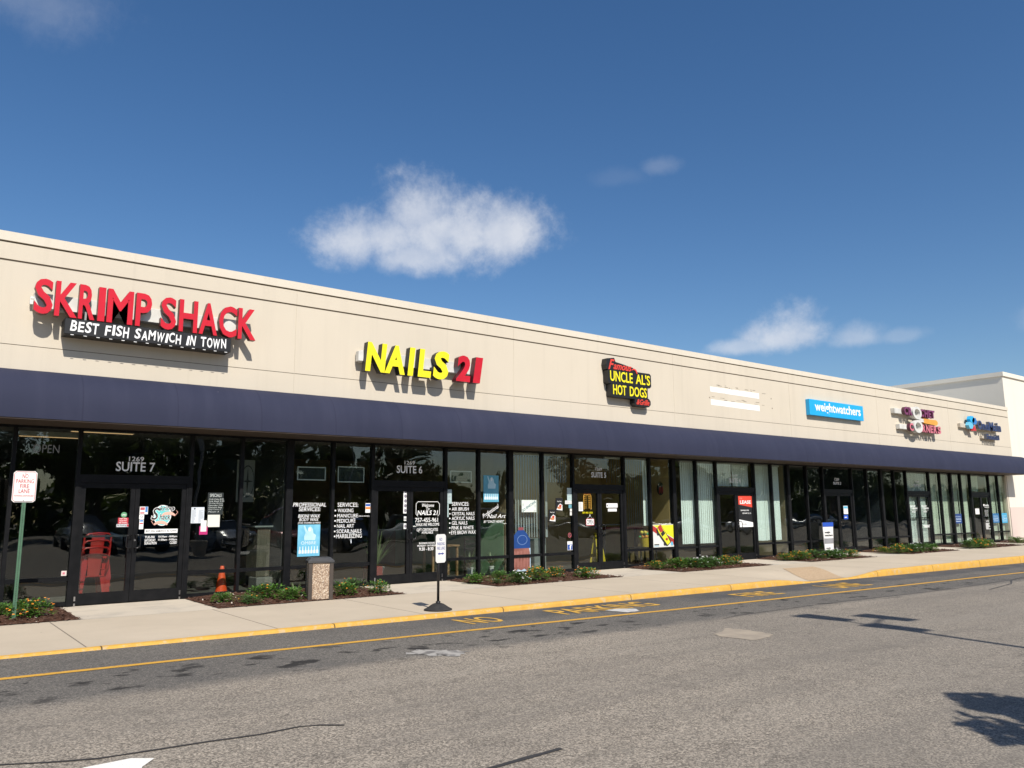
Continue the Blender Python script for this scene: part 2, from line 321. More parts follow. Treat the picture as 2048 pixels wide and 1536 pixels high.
    def stroke(s, pts, wdt, y0, y1, mi=0, mside=None):             # ribbon in x,z along pts with thickness
        pts = [Vector((p[0], p[1])) for p in pts]; ws = wdt if isinstance(wdt, (list, tuple)) else [wdt] * len(pts); a, b = [], []
        for i, p in enumerate(pts):
            d = (pts[min(i + 1, len(pts) - 1)] - pts[max(i - 1, 0)]).normalized(); nrm = Vector((-d.y, d.x)) * ws[i] / 2
            a.append(p - nrm); b.append(p + nrm)
        for i in range(len(pts) - 1): s.slab([tuple(a[i]), tuple(a[i + 1]), tuple(b[i + 1]), tuple(b[i])], y0, y1, mi, mside)
        return s
    def text(s, body, x0, x1, z0, z1, y, ext=.001, bold=0., shear=0., mi=0, mside=None, rot=0.):
        if ext < .02: bold *= .5
        vs, fs, ns = glyphs(body, bold, shear, ext > .0005)
        xs = [q[0] for q in vs]; ys = [q[1] for q in vs]; ax, bx, ay, by = min(xs), max(xs), min(ys), max(ys)
        kx = (x1 - x0) / max(bx - ax, 1e-6); ky = (z1 - z0) / max(by - ay, 1e-6); cx, cz = (x0 + x1) / 2, (z0 + z1) / 2; cr, sr = math.cos(rot), math.sin(rot)
        out = []
        for q in vs:
            px = x0 + (q[0] - ax) * kx - cx; pz = z0 + (q[1] - ay) * ky - cz
            out.append((cx + px * cr - pz * sr, y - q[2] / .5 * ext / 2, cz + px * sr + pz * cr))
        o = len(s.v); s.v += out
        for f, nz in zip(fs, ns): s.f.append(tuple(i + o for i in f)); s.mi.append(mi if nz or mside is None else mside)
        return s
    def mesh(s, name, mats, off, smooth=False):
        me = bpy.data.meshes.new(name); me.from_pydata([(a - off[0], b - off[1], c - off[2]) for a, b, c in s.v], [], s.f)
        for q in (mats if isinstance(mats, (list, tuple)) else [mats]): me.materials.append(q)
        if len(me.materials) > 1: me.polygons.foreach_set('material_index', s.mi)
        if smooth: me.polygons.foreach_set('use_smooth', [True] * len(s.f))
        me.update(); return me
GL = {}
def glyphs(body, bold, shear, ext):
    k = (body, bold, shear, ext)
    if k in GL: return GL[k]
    cu = bpy.data.curves.new('lettering', 'FONT'); cu.body = body; cu.offset = bold; cu.shear = shear; cu.resolution_u = 3
    cu.extrude = .5 if ext else 0.
    ob = bpy.data.objects.new('lettering', cu); me = bpy.data.meshes.new_from_object(ob)
    GL[k] = ([tuple(v.co) for v in me.vertices], [tuple(p.vertices) for p in me.polygons], [p.normal.z > .7 for p in me.polygons])
    bpy.data.objects.remove(ob); bpy.data.curves.remove(cu); bpy.data.meshes.remove(me); return GL[k]
def link(o): C.objects.link(o); return o
def props(o, label=None, cat=None, group=None, kind=None):
    for k, v in (('label', label), ('category', cat), ('group', group), ('kind', kind)):
        if v: o[k] = v
    return o
def thing(name, label, cat, loc, group=None, rotz=0.):
    o = link(bpy.data.objects.new(name, None)); o.location = loc; o.rotation_euler[2] = rotz; o.empty_display_size = .2
    BASE[o.name] = tuple(loc); return props(o, label, cat, group)
def part(name, mb, mats, parent, label=None, smooth=False, kind=None):
    off = BASE[parent.name]; o = link(bpy.data.objects.new(name, mb.mesh(name, mats, off, smooth))); o.parent = parent
    BASE[o.name] = off; return props(o, label, kind=kind)
def solo(name, mb, mats, label, cat, loc, group=None, kind=None, smooth=False):
    o = link(bpy.data.objects.new(name, mb.mesh(name, mats, loc, smooth))); o.location = loc; BASE[o.name] = tuple(loc)
    return props(o, label, cat, group, kind)
def setting(name, mb, mats, label, kind='structure', smooth=False):
    o = link(bpy.data.objects.new(name, mb.mesh(name, mats, (0, 0, 0), smooth))); return props(o, label, name.replace('_', ' '), kind=kind)
def copy_tree(o, parent=None):
    c = o.copy(); C.objects.link(c); c.parent = parent
    for ch in list(o.children): copy_tree(ch, c)
    return c
def near(a, b, t=.01): return abs(a - b) < t

# ------------------------------------------------------------------ ground
def smooth(a, b, v):
    t = max(0., min(1., (v - a) / (b - a))); return t * t * (3 - 2 * t)
def zr(x, y=0): return -.018 - .0068 * max(-4., min(42., x))
def dip(x, y): return .115 * smooth(-2.5, -4.4, y) * smooth(15.6, 17.4, x) * (1 - smooth(18.8, 20.6, x))
def zs(x, y): return -dip(x, y)
def frange(a, b, s):
    n = max(1, round((b - a) / s)); return [a + (b - a) * i / n for i in range(n + 1)]
def grid(mb, xs, ys, zf, mi=0):
    vs = [(x, y, zf(x, y)) for y in ys for x in xs]; n = len(xs)
    return mb.add(vs, [(j * n + i, j * n + i + 1, (j + 1) * n + i + 1, (j + 1) * n + i) for j in range(len(ys) - 1) for i in range(n - 1)], mi)
mb = MB(); grid(mb, [-900, -60] + frange(-20, 60, 2) + [120, 900], [-900, -120, -60, -30, -16, -10, -7, -4.55], zr)
setting('parking_lot', mb, ASPH, 'weathered grey asphalt lot with a darker strip along the kerb')
mb = MB(); grid(mb, [-900, -60, 60, 120, 900], [.5, 60, 900], lambda x, y: -.36)
setting('ground', mb, mat('dirt', (.13, .11, .08), .9), 'bare ground behind the shops')
mb = MB(); grid(mb, frange(-14, 80, .3), [-4.5, -4.2, -3.8, -3.4, -3., -2.6, -1.65, .5], zs)
setting('sidewalk', mb, CONC, 'pale concrete pavement between the shopfronts and the kerb')
mb = MB(); xs = frange(-14, 80, .3); prof = ((-4.50, 0., 1), (-4.565, -.001, 1), (-4.588, -.010, 1), (-4.603, -.03, 1), (-4.615, 0., 0))
rows = []
for x in xs:
    top, bot = zs(x, -4.5), zr(x) - .02; hi = max(top, zr(x) + .02); hgt = hi - bot
    rows.append([(x, y, (max(hi + dz, bot + .01) if k else bot)) for y, dz, k in prof])
n = len(prof); mb.add([p for r in rows for p in r], [(i * n + k, i * n + k + 1, (i + 1) * n + k + 1, (i + 1) * n + k) for i in range(len(rows) - 1) for k in range(n - 1)])
setting('kerb', mb, KERB, 'yellow painted kerb along the pavement', smooth=True)
mb = MB(); P = [(18.95, -2.62), (20.2, -2.72), (19.5, -3.6), (18.75, -4.47), (17.3, -4.45), (18.1, -3.5)]
for a, b, c, d in (((18.95, -2.62), (18.1, -3.5), (19.5, -3.6), (20.2, -2.72)), ((18.1, -3.5), (17.3, -4.45), (18.75, -4.47), (19.5, -3.6))):
    nx, ny = 8, 5; vs = []
    for j in range(ny + 1):
        for i in range(nx + 1):
            p = Vector(a).lerp(Vector(d), i / nx).lerp(Vector(b).lerp(Vector(c), i / nx), j / ny); vs.append((p.x, p.y, zs(p.x, p.y) + .006))
    mb.add(vs, [(j * (nx + 1) + i, (j + 1) * (nx + 1) + i, (j + 1) * (nx + 1) + i + 1, j * (nx + 1) + i + 1) for j in range(ny) for i in range(nx)])
setting('kerb_ramp', mb, TACT, 'tan pebbled ramp panel sloping down to the kerb')
def ribbon(pts, wdt, dz=.004, wob=0.):
    mb = MB(); out = []
    for i in range(len(pts) - 1):
        n = max(2, int(math.dist(pts[i], pts[i + 1]) / .12))
        out += [Vector(pts[i]).lerp(Vector(pts[i + 1]), k / n) for k in range(n)]
    out.append(Vector(pts[-1])); vs = []
    for i, p in enumerate(out):
        d = (out[min(i + 1, len(out) - 1)] - out[max(i - 1, 0)]).normalized(); q = Vector((-d.y, d.x)) * wdt / 2 * (1 + rnd.uniform(-wob, wob))
        j = Vector((rnd.uniform(-1, 1), rnd.uniform(-1, 1))) * wob * wdt * .3
        for s in (-1, 1): vs.append((p.x + j.x + q.x * s, p.y + j.y + q.y * s, zr(p.x) + dz))
    return mb.add(vs, [(2 * i, 2 * i + 2, 2 * i + 3, 2 * i + 1) for i in range(len(out) - 1)])
setting('lane_line', ribbon([(-12, -5.82), (.96, -5.90), (2.6, -5.91), (4.7, -5.965), (10.56, -6.16), (15.9, -6.27), (24.65, -6.35), (45, -6.5)], .115, .0045, .05), YEL, 'yellow line painted along the fire lane')
mb = MB()
def roadtext(body, x0, x1, y0, y1):
    t = MB().text(body, x0, x1, 0, 1, 0, 0, .03)
    mb.add([(x + (z - .5) * .0, y0 + (y1 - y0) * z, zr(x) + .005) for x, _, z in t.v], t.f)
for s, a, b, c, d in (('NO', 6.86, 7.5, -5.56, -4.92), ('PARKING', 8.68, 10.92, -5.56, -4.90), ('FIRE', 13.3, 14.42, -5.72, -5.12), ('LANE', 16.38, 17.7, -5.80, -5.05)): roadtext(s, a, b, c, d)
setting('road_marking', mb, YELW, 'worn yellow words painted on the asphalt beside the kerb')
setting('crack_seal', ribbon([(-.4, -8.6), (.3, -8.95), (.677, -9.1), (.94, -9.236), (1.213, -9.342), (1.9, -9.386), (2.25, -9.428), (2.57, -9.398), (2.71, -9.45), (2.86, -9.57)], .028, .004, .25), TARM, 'black tar seal over a crack in the near asphalt')
setting('crack_seal', ribbon([(1.9, -11.25), (2.7, -11.14), (3.2, -11.088), (3.46, -11.067), (3.76, -11.047)], .045, .004, .22), TARM, 'short black tar seal at the bottom of the view')
setting('crack_seal', ribbon([(10.2, -7.42), (10.76, -7.297), (13.8, -7.224), (17.84, -7.361), (21.46, -7.146), (32, -7.2)], .018, .004, .4), TARM, 'thin dark seam along the edge of the darker asphalt')
setting('crack_seal', ribbon([(18.5, -7.9), (20.4, -7.6), (21.6, -7.15), (23.5, -6.9), (30, -6.1)], .03, .0045, .3), TARM, 'dark crack crossing the lane at far right')
def blob(pts, dz, seg=5, jit=.03):
    n = len(pts); out = []
    for i in range(n):
        a, b = Vector(pts[i]), Vector(pts[(i + 1) % n])
        for k in range(seg):
            p = a.lerp(b, k / seg); out.append((p.x + rnd.uniform(-jit, jit), p.y + rnd.uniform(-jit, jit)))
    c = Vector((sum(p[0] for p in out) / len(out), sum(p[1] for p in out) / len(out)))
    mb = MB(); mb.add([(x, y, zr(x) + dz) for x, y in out] + [(c.x, c.y, zr(c.x) + dz)], [(i, (i + 1) % len(out), len(out)) for i in range(len(out))])
    return mb
def ccw(p):
    a = sum(p[i][0] * p[(i + 1) % len(p)][1] - p[(i + 1) % len(p)][0] * p[i][1] for i in range(len(p))); return p if a > 0 else p[::-1]
setting('asphalt_patch', blob(ccw([(8.84, -8.32), (9.155, -8.243), (9.418, -8.083), (9.502, -8.398), (9.415, -8.8), (9.2, -8.963), (8.75, -8.98), (8.737, -8.486)]), .004), BEIGE, 'beige square repair patch in the asphalt')
setting('asphalt_patch', blob(ccw([(4.838, -7.10), (5.03, -6.97), (5.2, -7.08), (5.486, -7.44), (5.19, -7.6), (5.0, -7.42)]), .004, 6, .05), GREYP, 'ragged whitish filler patch by the dark strip')
setting('asphalt_patch', blob(ccw([(9.55, -5.49), (9.9, -5.49), (10.1, -5.65), (9.94, -5.93), (9.65, -5.93)]), .0055, 6, .03), mat('white_spill', (.62, .61, .58), .8, 0, (.4, .39, .37), 6), 'pale dried spill over the painted word')
mb = MB(); mb.sheet(ccw([(1.10, -9.50), (1.383, -9.474), (1.502, -9.568), (1.39, -9.72), (1.2, -10.6), (1.05, -10.6), (1.08, -9.9), (.7, -9.75)]), lambda x, y: zr(x) + .0045)
setting('road_marking', mb, WHP, 'tip of a white arrow painted on the asphalt')

# ------------------------------------------------------------------ the row of shops
MULL = [-5.5, -4.5, -3.5, -2.5, -1.5, -.55, .4, 1.51, 2.5, 4.42, 5.39, 6.38, 7.34, 8.28, 10.19, 11.14, 12.11, 13.14, 14.2, 16.11, 17.16, 18.19, 19.21, 20.17, 22.11, 23.06, 24.02, 25.12, 26.15, 28.08, 29.15, 30.24, 31.21, 32.19, 34.13, 35.13, 36.14, 37.07, 38.03, 39.94, 40.92, 41.95]
DOORS = [2.5, 8.28, 14.2, 20.17, 26.15, 32.19, 38.03]
PARTY = [-5.55, .4, 6.38, 12.11, 18.19, 24.02, 30.24, 36.14, 41.95]
YF, YG = .36, .42                                         # front of the frames, front of the glass
ZT, ZS = 3.05, .505                                       # head of the glass, top of the sill rail
shops = thing('shopping_row', 'long cream stucco row of shops with a navy awning and dark glass fronts', 'building', (18, .4, 0))
XE = 41.9
mb = MB(); Z = [3.94, 4.386, 4.398, 5.815, 5.85, 6.135, 6.165]
mb.box(-5.6, XE, 0, .34, 3.10, Z[1]); mb.box(-5.6, XE, 0, .34, Z[2], Z[3]); mb.box(-5.6, XE, 0, .34, Z[4], Z[5])
for a, b in ((Z[1], Z[2]), (Z[3], Z[4]), (Z[5], Z[6])): mb.box(-5.6, XE - .003, .02 if b - a > .02 else .008, .33, a, b, 1)
mb.box(-5.6, -5.45, .003, 14, -.3, 6.1); mb.box(XE - .15, XE - .003, .345, 14, -.3, 6.1)
part('wall', mb, [STUC, REVEAL], shops)
mb = MB(); mb.box(-5.62, XE + .012, -.022, .36, Z[6], 6.325); mb.box(-5.55, XE - .1, .36, .37, 6.0, 6.2); part('parapet_cap', mb, STUC_L, shops)
mb = MB(); mb.box(-5.4, XE - .16, .365, 14, 5.7, 5.8); part('roof', mb, mat('roof_membrane', (.72, .70, .66), .9), shops)
for x in (.35, 6.23, 11.93, 17.9, 23.8, 29.6, 35.6):
    mb = MB(); mb.box(x, x + .009, -.0035, .004, 3.97, Z[3] - .002); mb.box(x, x + .012, -.0035, .004, Z[4] + .002, Z[5] - .002)
    part('control_joint', mb, mat('joint_sealant', (.55, .485, .385), .8), shops)
mb = MB(); mb.slab([(19.602, 5.172), (22.086, 5.14), (22.09, 5.325), (19.59, 5.332)], -.003, .001); mb.slab([(19.6, 4.76), (22.08, 4.735), (22.085, 4.92), (19.6, 4.935)], -.003, .001)
part('paint_patch', mb, PATCHW, shops, 'white patches left on the wall by a removed sign')
mb = MB()
for k in range(26):
    x = 19.6 + rnd.random() * 2.8; z = rnd.choice((5.36, 4.97)) + rnd.uniform(-.03, .05); mb.box(x, x + rnd.uniform(.03, .2), -.0025, .001, z, z + rnd.uniform(.006, .02))
for x, z in ((22.75, 5.2), (22.78, 4.88), (19.55, 4.98)): mb.disc(x, z, .025, .025, -.003, .001, seg=10)
part('scuff_mark', mb, mat('scuff', (.25, .21, .16), .9), shops)
# awning: quarter-ellipse fabric hood with closed ends
def awnp(t): return (-.03 - .63 * math.sin(t) ** 1.0, 3.14 + .83 * math.cos(t) ** .86 if t < math.pi / 2 - 1e-6 else 3.14)
AX0, AX1 = -5.7, 42.5; ts = [math.pi / 2 * i / 14 for i in range(15)]; mb = MB(); pr = [awnp(t) for t in ts] + [(-.66, 3.105)]
xs = frange(AX0, AX1, .38); vs = []
for i, x in enumerate(xs):
    sag = (.002 if i % 2 else 0)
    for k, (y, z) in enumerate(pr): vs.append((x, y + sag * (k > 0), z - sag * .6 * (0 < k < 14)))
n = len(pr); mb.add(vs, [(i * n + k, i * n + k + 1, (i + 1) * n + k + 1, (i + 1) * n + k) for i in range(len(xs) - 1) for k in range(n - 1)])
for x, fl in ((AX0, 1), (AX1, 0)):
    pl = [(x, y, z) for y, z in pr] + [(x, -.03, 3.105)]; mb.add(pl, [tuple(range(len(pl))) if fl else tuple(reversed(range(len(pl))))])
part('awning', mb, AWN, shops, smooth=True)
mb = MB(); mb.box(AX0 + .02, AX1 - .02, -.645, -.61, 3.085, 3.125); mb.box(AX0 + .02, 41.9, -.6, .35, 3.085, 3.099)
for x in frange(AX0 + .1, AX1 - .1, 1.52): mb.box(x - .02, x + .02, -.61, -.02, 3.102, 3.14)
part('soffit', mb, BRN, shops)
mb = MB(); mb.box(-5.5, 41.95, YF + .02, .5, ZT, 3.085); mb.box(-5.5, 41.95, .5, .52, ZT, 3.25); part('head_frame', mb, FRAME, shops)

TEXTS = {}                                                # (bay or door key) -> lettering MB, filled below
def lettering(key):
    if key not in TEXTS: TEXTS[key] = MB()
    return TEXTS[key]
YD = YG - .004
def T(key, body, b, bold=.004, shear=0., mi=0): lettering(key).text(body, b[0], b[1], b[2], b[3], YD, .001, bold, shear, mi)
def bullet(key, x, z): lettering(key).disc(x, z, .018, .018, YD - .0005, YD + .0005, seg=10)
NUM = {2.5: '7', 8.28: '6', 14.2: '5', 20.17: '4', 26.15: '3', 32.19: '2'}
SUITE = {2.5: ((3.315, 3.571, 2.525, 2.613), (3.106, 3.772, 2.339, 2.513)), 8.28: ((9.093, 9.363, 2.638, 2.723), (8.894, 9.562, 2.441, 2.615)), 14.2: ((15.053, 15.293, 2.652, 2.729), (14.89, 15.448, 2.46, 2.605)),
         20.17: ((21.005, 21.285, 2.615, 2.673), (20.853, 21.437, 2.413, 2.557)), 26.15: ((26.975, 27.27, 2.58, 2.687), (26.878, 27.388, 2.441, 2.54)), 32.19: ((33.026, 33.352, 2.61, 2.69), (32.852, 33.456, 2.449, 2.545))}
for k, (a, b) in SUITE.items(): T(('t', k), '1269', a, .02); T(('t', k), 'SUITE ' + NUM[k], b, .03)
# shop 7 window and doors
lettering(('w', 1.51)).text('OPEN', 1.787, 2.184, 2.625, 2.771, YD, .001, -.004)
k = ('d', 2.5, 1)
L7 = lettering(k); L7.box(3.663, 4.239, YD - .001, YD, 1.216, 1.292); L7.text('BEST FISH SAMWICH IN TOWN', 3.68, 4.22, 1.234, 1.275, YD - .002, .001, .01, 0, 1)
for (s1, s2), z0, z1 in ((('TUE-FRI', '10:30am - 8:00pm'), 1.126, 1.169), (('SATURDAY', '11:00am - 9:00pm'), 1.067, 1.114), (('SUN & MON', 'CLOSED'), 1.014, 1.062)):
    T(k, s1, (3.672, 3.672 + .021 * len(s1) + .02, z0, z1), .03); T(k, s2, (4.235 - .0205 * len(s2), 4.238, z0, z1), .03)
# shop 6 windows and doors
k = ('w', 6.38)
T(k, 'PROFESSIONAL', (6.481, 7.21, 1.694, 1.776), .012, .2); T(k, 'SERVICES:', (6.607, 7.092, 1.6, 1.682), .012, .2); T(k, 'BIKINI WAX', (6.6, 7.084, 1.467, 1.537), .012, .2); T(k, 'BODY WAX', (6.627, 7.053, 1.397, 1.46), .012, .2); T(k, '(FOR WOMEN & MEN)', (6.601, 7.094, 1.336, 1.378), .015, .2)
k = ('w', 7.34)
for s, b in (('SERVICES:', (7.475, 7.957, 1.688, 1.777)), ('WAXING', (7.479, 7.846, 1.571, 1.651)), ('MANICURE', (7.472, 7.957, 1.462, 1.54)), ('PEDICURE', (7.467, 7.9, 1.354, 1.434)), ('NAIL ART', (7.47, 7.868, 1.247, 1.323)), ('SOLAR NAILS', (7.468, 8.047, 1.134, 1.214)), ('MARBLEIZING', (7.46, 8.058, 1.028, 1.113))):
    T(k, s, b, .004)
    if s[-1] != ':': bullet(k, 7.425, (b[2] + b[3]) / 2)
T(k, '(MEN & WOMEN)', (7.971, 8.231, 1.468, 1.502)); T(k, '&', (7.84, 7.885, 1.437, 1.46))
k = ('w', 10.19)
for s, b in (('SERVICES:', (10.381, 10.868, 1.706, 1.793)), ('AIR BRUSH', (10.381, 10.861, 1.593, 1.671)), ('CRYSTAL NAILS', (10.382, 11.03, 1.482, 1.56)), ('ACRYLIC NAILS', (10.382, 11.03, 1.372, 1.453)), ('GEL NAILS', (10.383, 10.822, 1.264, 1.345)), ('PINK & WHITE', (10.377, 11.001, 1.153, 1.234)), ('EYE BROW WAX', (10.365, 11.066, 1.043, 1.127))):
    T(k, s, b, .004)
    if s[-1] != ':': bullet(k, 10.325, (b[2] + b[3]) / 2)
k = ('w', 11.14)
lettering(k).text('Professional', 11.235, 11.785, 1.53, 1.63, YD, .001, .004, .35, 0, None, .5)
T(k, 'Nail Art', (11.406, 11.971, 1.408, 1.503), .004, .35); T(k, 'BY "CRAZY HENRY"', (11.303, 11.92, 1.296, 1.355), .012, .25)
k = ('d', 8.28, 1); q = lettering(k); a, b, c, d, ch = 9.409, 10.038, 1.468, 1.8, .05
q.stroke([(a + ch, c), (b - ch, c), (b, c + ch), (b, d - ch), (b - ch, d), (a + ch, d), (a, d - ch), (a, c + ch), (a + ch, c), (b - ch, c)], .012, YD - .0005, YD + .0005)
T(k, 'Welcome', (9.569, 9.889, 1.682, 1.757), .012, .35); T(k, 'To:', (9.679, 9.779, 1.609, 1.673), .012, .35); T(k, 'NAILS 21', (9.443, 9.998, 1.496, 1.603), .03, .2)
T(k, '757-455-9611', (9.387, 10.06, 1.337, 1.435), .012); T(k, 'WALK INS WELCOME', (9.404, 10.034, 1.253, 1.317), .016); T(k, 'GIFT CERTIFICATES', (9.432, 9.995, 1.133, 1.197), .016)
T(k, 'AVAILABLE', (9.563, 9.868, 1.077, 1.127), .016); T(k, 'BUSINESS HOURS', (9.498, 9.92, .844, .885), .018); T(k, 'MONDAY - SATURDAY', (9.453, 9.98, .789, .828), .018); T(k, '9:30 - 8:30', (9.502, 9.881, .698, .772), .02)
# shop 2 and 1 doors: small white lettering
for di in (0, 1):
    k = ('d', 32.19, di); o = .96 * di
    T(k, 'CROCHET', (32.40 + o, 32.86 + o, 1.62, 1.69), .03); T(k, 'CORNERS', (32.5 + o, 33.0 + o, 1.535, 1.6), .03); lettering(k).box(32.42 + o, 32.98 + o, YD - .001, YD, 1.49, 1.497); T(k, 'OPEN DAILY', (32.532 + o, 32.85 + o, 1.401, 1.455), .02)
k = ('d', 32.19, 1)
for z in (.87, .83, .795): lettering(k).box(33.33 + rnd.random() * .15, 33.98 - rnd.random() * .1, YD - .001, YD, z, z + .02)
k = ('d', 38.03, 1); T(k, 'OneMain', (39.32, 39.86, 1.63, 1.73), .03); lettering(k).disc(39.27, 1.69, .05, .05, YD - .0005, YD + .0005, seg=14); T(k, 'Financial', (39.34, 39.86, 1.565, 1.605), .02)
for i in range(9): T(k, rnd.choice(('Mon 9-6', 'Tue 9-6', 'Wed 9-6', 'Thu 9-6', 'Fri 9-6')), (39.3, 39.55 + rnd.random() * .15, 1.45 - i * .033, 1.47 - i * .033), .012)
T(k, '8 8', (39.32, 39.6, .93, 1.02), .02)
for i in range(8): lettering(k).box(39.28, 39.5 + rnd.random() * .25, YD - .001, YD, .61 + i * .036, .63 + i * .036)

def pane(mb, x0, x1, z0, z1): mb.box(x0, x1, YG, YG + .008, z0, z1)
LETM = {('w', 1.51): mat('faded_grey_vinyl', (.22, .23, .23), .5)}
hand = {}
for i in range(len(MULL) - 1):
    a, b = MULL[i], MULL[i + 1]; wide = (b in PARTY) and b < 41; hw = .032; r0 = a + (.07 if a in PARTY and a > .3 else hw); r1 = b - (.07 if wide else hw)
    door = a in DOORS
    if not door:
        fr = MB(); fr.box(r0 - .0, r1, YF + .025, .47, ZS - .065, ZS); fr.box(r0, r1, YF + .02, .47, .02, .085)
        fr.box(r1, b + (.07 if wide else hw), YF, .48, .005, ZT)            # the mullion on its right
        if i == 0 or a == MULL[0]: fr.box(a - hw, r0, YF, .48, .005, ZT)
        wn = part('window', fr, FRAME, shops); p = MB(); pane(p, r0, r1, .085, ZS - .065); pane(p, r0, r1, ZS, ZT); part('pane', p, GLASS, wn)
        if ('w', a) in TEXTS: part('lettering', TEXTS[('w', a)], LETM.get(('w', a), WHITE), wn)
    else:
        fr = MB(); fr.box(r0, r1, YF + .01, .48, 2.125, 2.27); fr.box(r1, b + hw, YF, .48, .005, ZT); fr.box(r0, r0 + .035, YF + .01, .475, .005, 2.125); fr.box(r1 - .035, r1, YF + .01, .475, .005, 2.125)
        tw = part('transom_window', fr, FRAME, shops); p = MB(); pane(p, r0, r1, 2.27, ZT); part('pane', p, GLASS, tw)
        if ('t', a) in TEXTS: part('lettering', TEXTS[('t', a)], WHITE, tw)
        mid = (a + b) / 2
        for di, (x0, x1) in enumerate(((r0 + .037, mid - .003), (mid + .003, r1 - .037))):
            f = MB(); st = .075
            f.box(x0, x0 + st, YF + .03, .46, .02, 2.12); f.box(x1 - st, x1, YF + .03, .46, .02, 2.12); f.box(x0 + st, x1 - st, YF + .032, .458, .02, .21); f.box(x0 + st, x1 - st, YF + .032, .458, 2.03, 2.12)
            dr = part('door', f, FRAME, shops); p = MB(); pane(p, x0 + st, x1 - st, .21, 2.03); part('pane', p, GLASS, dr)
            hx = x1 - .035 if di == 0 else x0 + .035; sg = -1 if di == 0 else 1
            h = MB(); h.tube([(hx, YF + .03, .96), (hx, YF - .045, .965), (hx + sg * .03, YF - .05, .962), (hx + sg * .075, YF - .05, .985), (hx + sg * .08, YF - .05, 1.0), (hx + sg * .08, YF - .05, 1.165), (hx + sg * .065, YF - .05, 1.19), (hx, YF - .045, 1.195), (hx, YF + .03, 1.2)], .011, 8)
            part('handle', h, mat('black_handle', (.03, .03, .032), .25, .6), dr, smooth=True)
            h = MB(); h.box(x0 + st, x1 - st, .46, .5, 1.165, 1.2); part('push_bar', h, mat('satin_bar', (.12, .12, .125), .35, 1.), dr)
            h = MB(); px = x0 + .01 if di == 0 else x1 - .035; h.box(px, px + .025, YF + .012, YF + .03, .09, .165); part('pivot_cap', h, SILV, dr); h = MB(); h.box(px, px + .025, YF + .005, YF + .03, .005, .05); part('pivot', h, SILV, dr)
            if di == 1: h = MB(); h.disc(hx, 1.1, .018, .018, YF + .018, YF + .03, seg=14); part('lock', h, SILV, dr)
            if ('d', a, di) in TEXTS: part('lettering', TEXTS[('d', a, di)], [WHITE, INK], dr)
            hand[(a, di)] = dr
def sticker(door, mbx, mats, label=None): part('sticker', mbx, mats, hand[door], label)
YS = YG - .005
s = MB(); s.disc(3.295, 1.555, .05, .05, YS - .001, YS, 0); s.text('OPEN', 3.26, 3.33, 1.54, 1.57, YS - .002, .001, .02, 0, 1); sticker((2.5, 0), s, [mat('leaf_green', (.12, .34, .17), .5), WHITE], 'round green sticker')
s = MB(); s.box(3.202, 3.375, YS - .001, YS, 1.395, 1.504)
for i in range(3): s.text(('SHIRT AND', 'SHOES MUST', 'BE WORN')[i], 3.225, 3.35, 1.475 - i * .035, 1.495 - i * .035, YS - .002, .001, .02, 0, 1)
sticker((2.5, 0), s, [REDP, WHITE], 'red notice sticker')
s = MB(); s.box(3.182, 3.396, YS - .001, YS, 1.339, 1.392); s.text('No Smoking', 3.192, 3.345, 1.35, 1.385, YS - .002, .001, .02, 0, 1); s.box(3.352, 3.39, YS - .002, YS - .001, 1.345, 1.385, 2); sticker((2.5, 0), s, [mat('pale_grey', (.6, .62, .66), .5), INK, REDP], 'pale no-smoking strip')
s = MB(); s.box(3.555, 3.696, YS - .001, YS, 1.564, 1.702); s.box(3.565, 3.64, YS - .002, YS - .001, 1.64, 1.69, 1); s.box(3.65, 3.69, YS - .002, YS - .001, 1.6, 1.7, 2); s.box(3.565, 3.64, YS - .002, YS - .001, 1.575, 1.6, 1)
s.box(3.553, 3.636, YS - .001, YS, 1.477, 1.558); s.ring(3.595, 1.518, .02, .02, .7, YS - .002, YS - .001, 3, None, 12)
s.box(3.562, 3.633, YS - .001, YS, 1.294, 1.47); s.box(3.57, 3.625, YS - .002, YS - .001, 1.43, 1.46, 2); s.box(3.57, 3.625, YS - .002, YS - .001, 1.385, 1.41, 1)
sticker((2.5, 1), s, [WHITE, mat('pinkish_red', (.55, .12, .14), .5), mat('card_blue', (.08, .25, .6), .5), INK], 'column of payment stickers')
s = MB(); s.disc(3.955, 1.54, .155, .19, YS - .001, YS, 0, None, 32); s.disc(3.955, 1.54, .14, .175, YS - .002, YS - .001, 1, None, 32)
for tx, bx in (('S', (3.76, 3.90, 1.46, 1.68)), ('krimp', (3.90, 4.16, 1.60, 1.72)), ('hack', (3.90, 4.10, 1.46, 1.57))):
    s.text(tx, bx[0] - .008, bx[1] + .008, bx[2] - .008, bx[3] + .008, YS - .003, .001, .075, .25, 0); s.text(tx, *bx, YS - .0045, .001, .02, .25, 2)
for cx, cz, fl in ((4.06, 1.55, 1), (3.93, 1.385, -1)):
    pts = [(cx + .115 * math.cos(t) * fl, cz + .06 * math.sin(t) - .03) for t in [math.pi * (.05 + .9 * j / 9) for j in range(10)]]
    s.stroke(pts, [.012 + .045 * math.sin(math.pi * (j + .6) / 10.5) for j in range(10)], YS - .006, YS - .0045, 3); s.stroke([pts[0], (pts[0][0] + .05 * fl, pts[0][1] + .07), (pts[0][0] + .02 * fl, pts[0][1] + .1)], .008, YS - .006, YS - .0045, 3)
sticker((2.5, 1), s, [WHITE, mat('aqua', (.16, .62, .62), .5), INK, mat('shrimp_pink', (.82, .45, .36), .5)], 'round aqua shop decal with pink shrimps')
s = MB(); s.box(9.075, 9.177, YS - .001, YS, 1.537, 2.09)
for i in range(5): s.disc(9.126, 2.03 - i * .107, .032, .04, YS - .002, YS - .001, 1, None, 14)
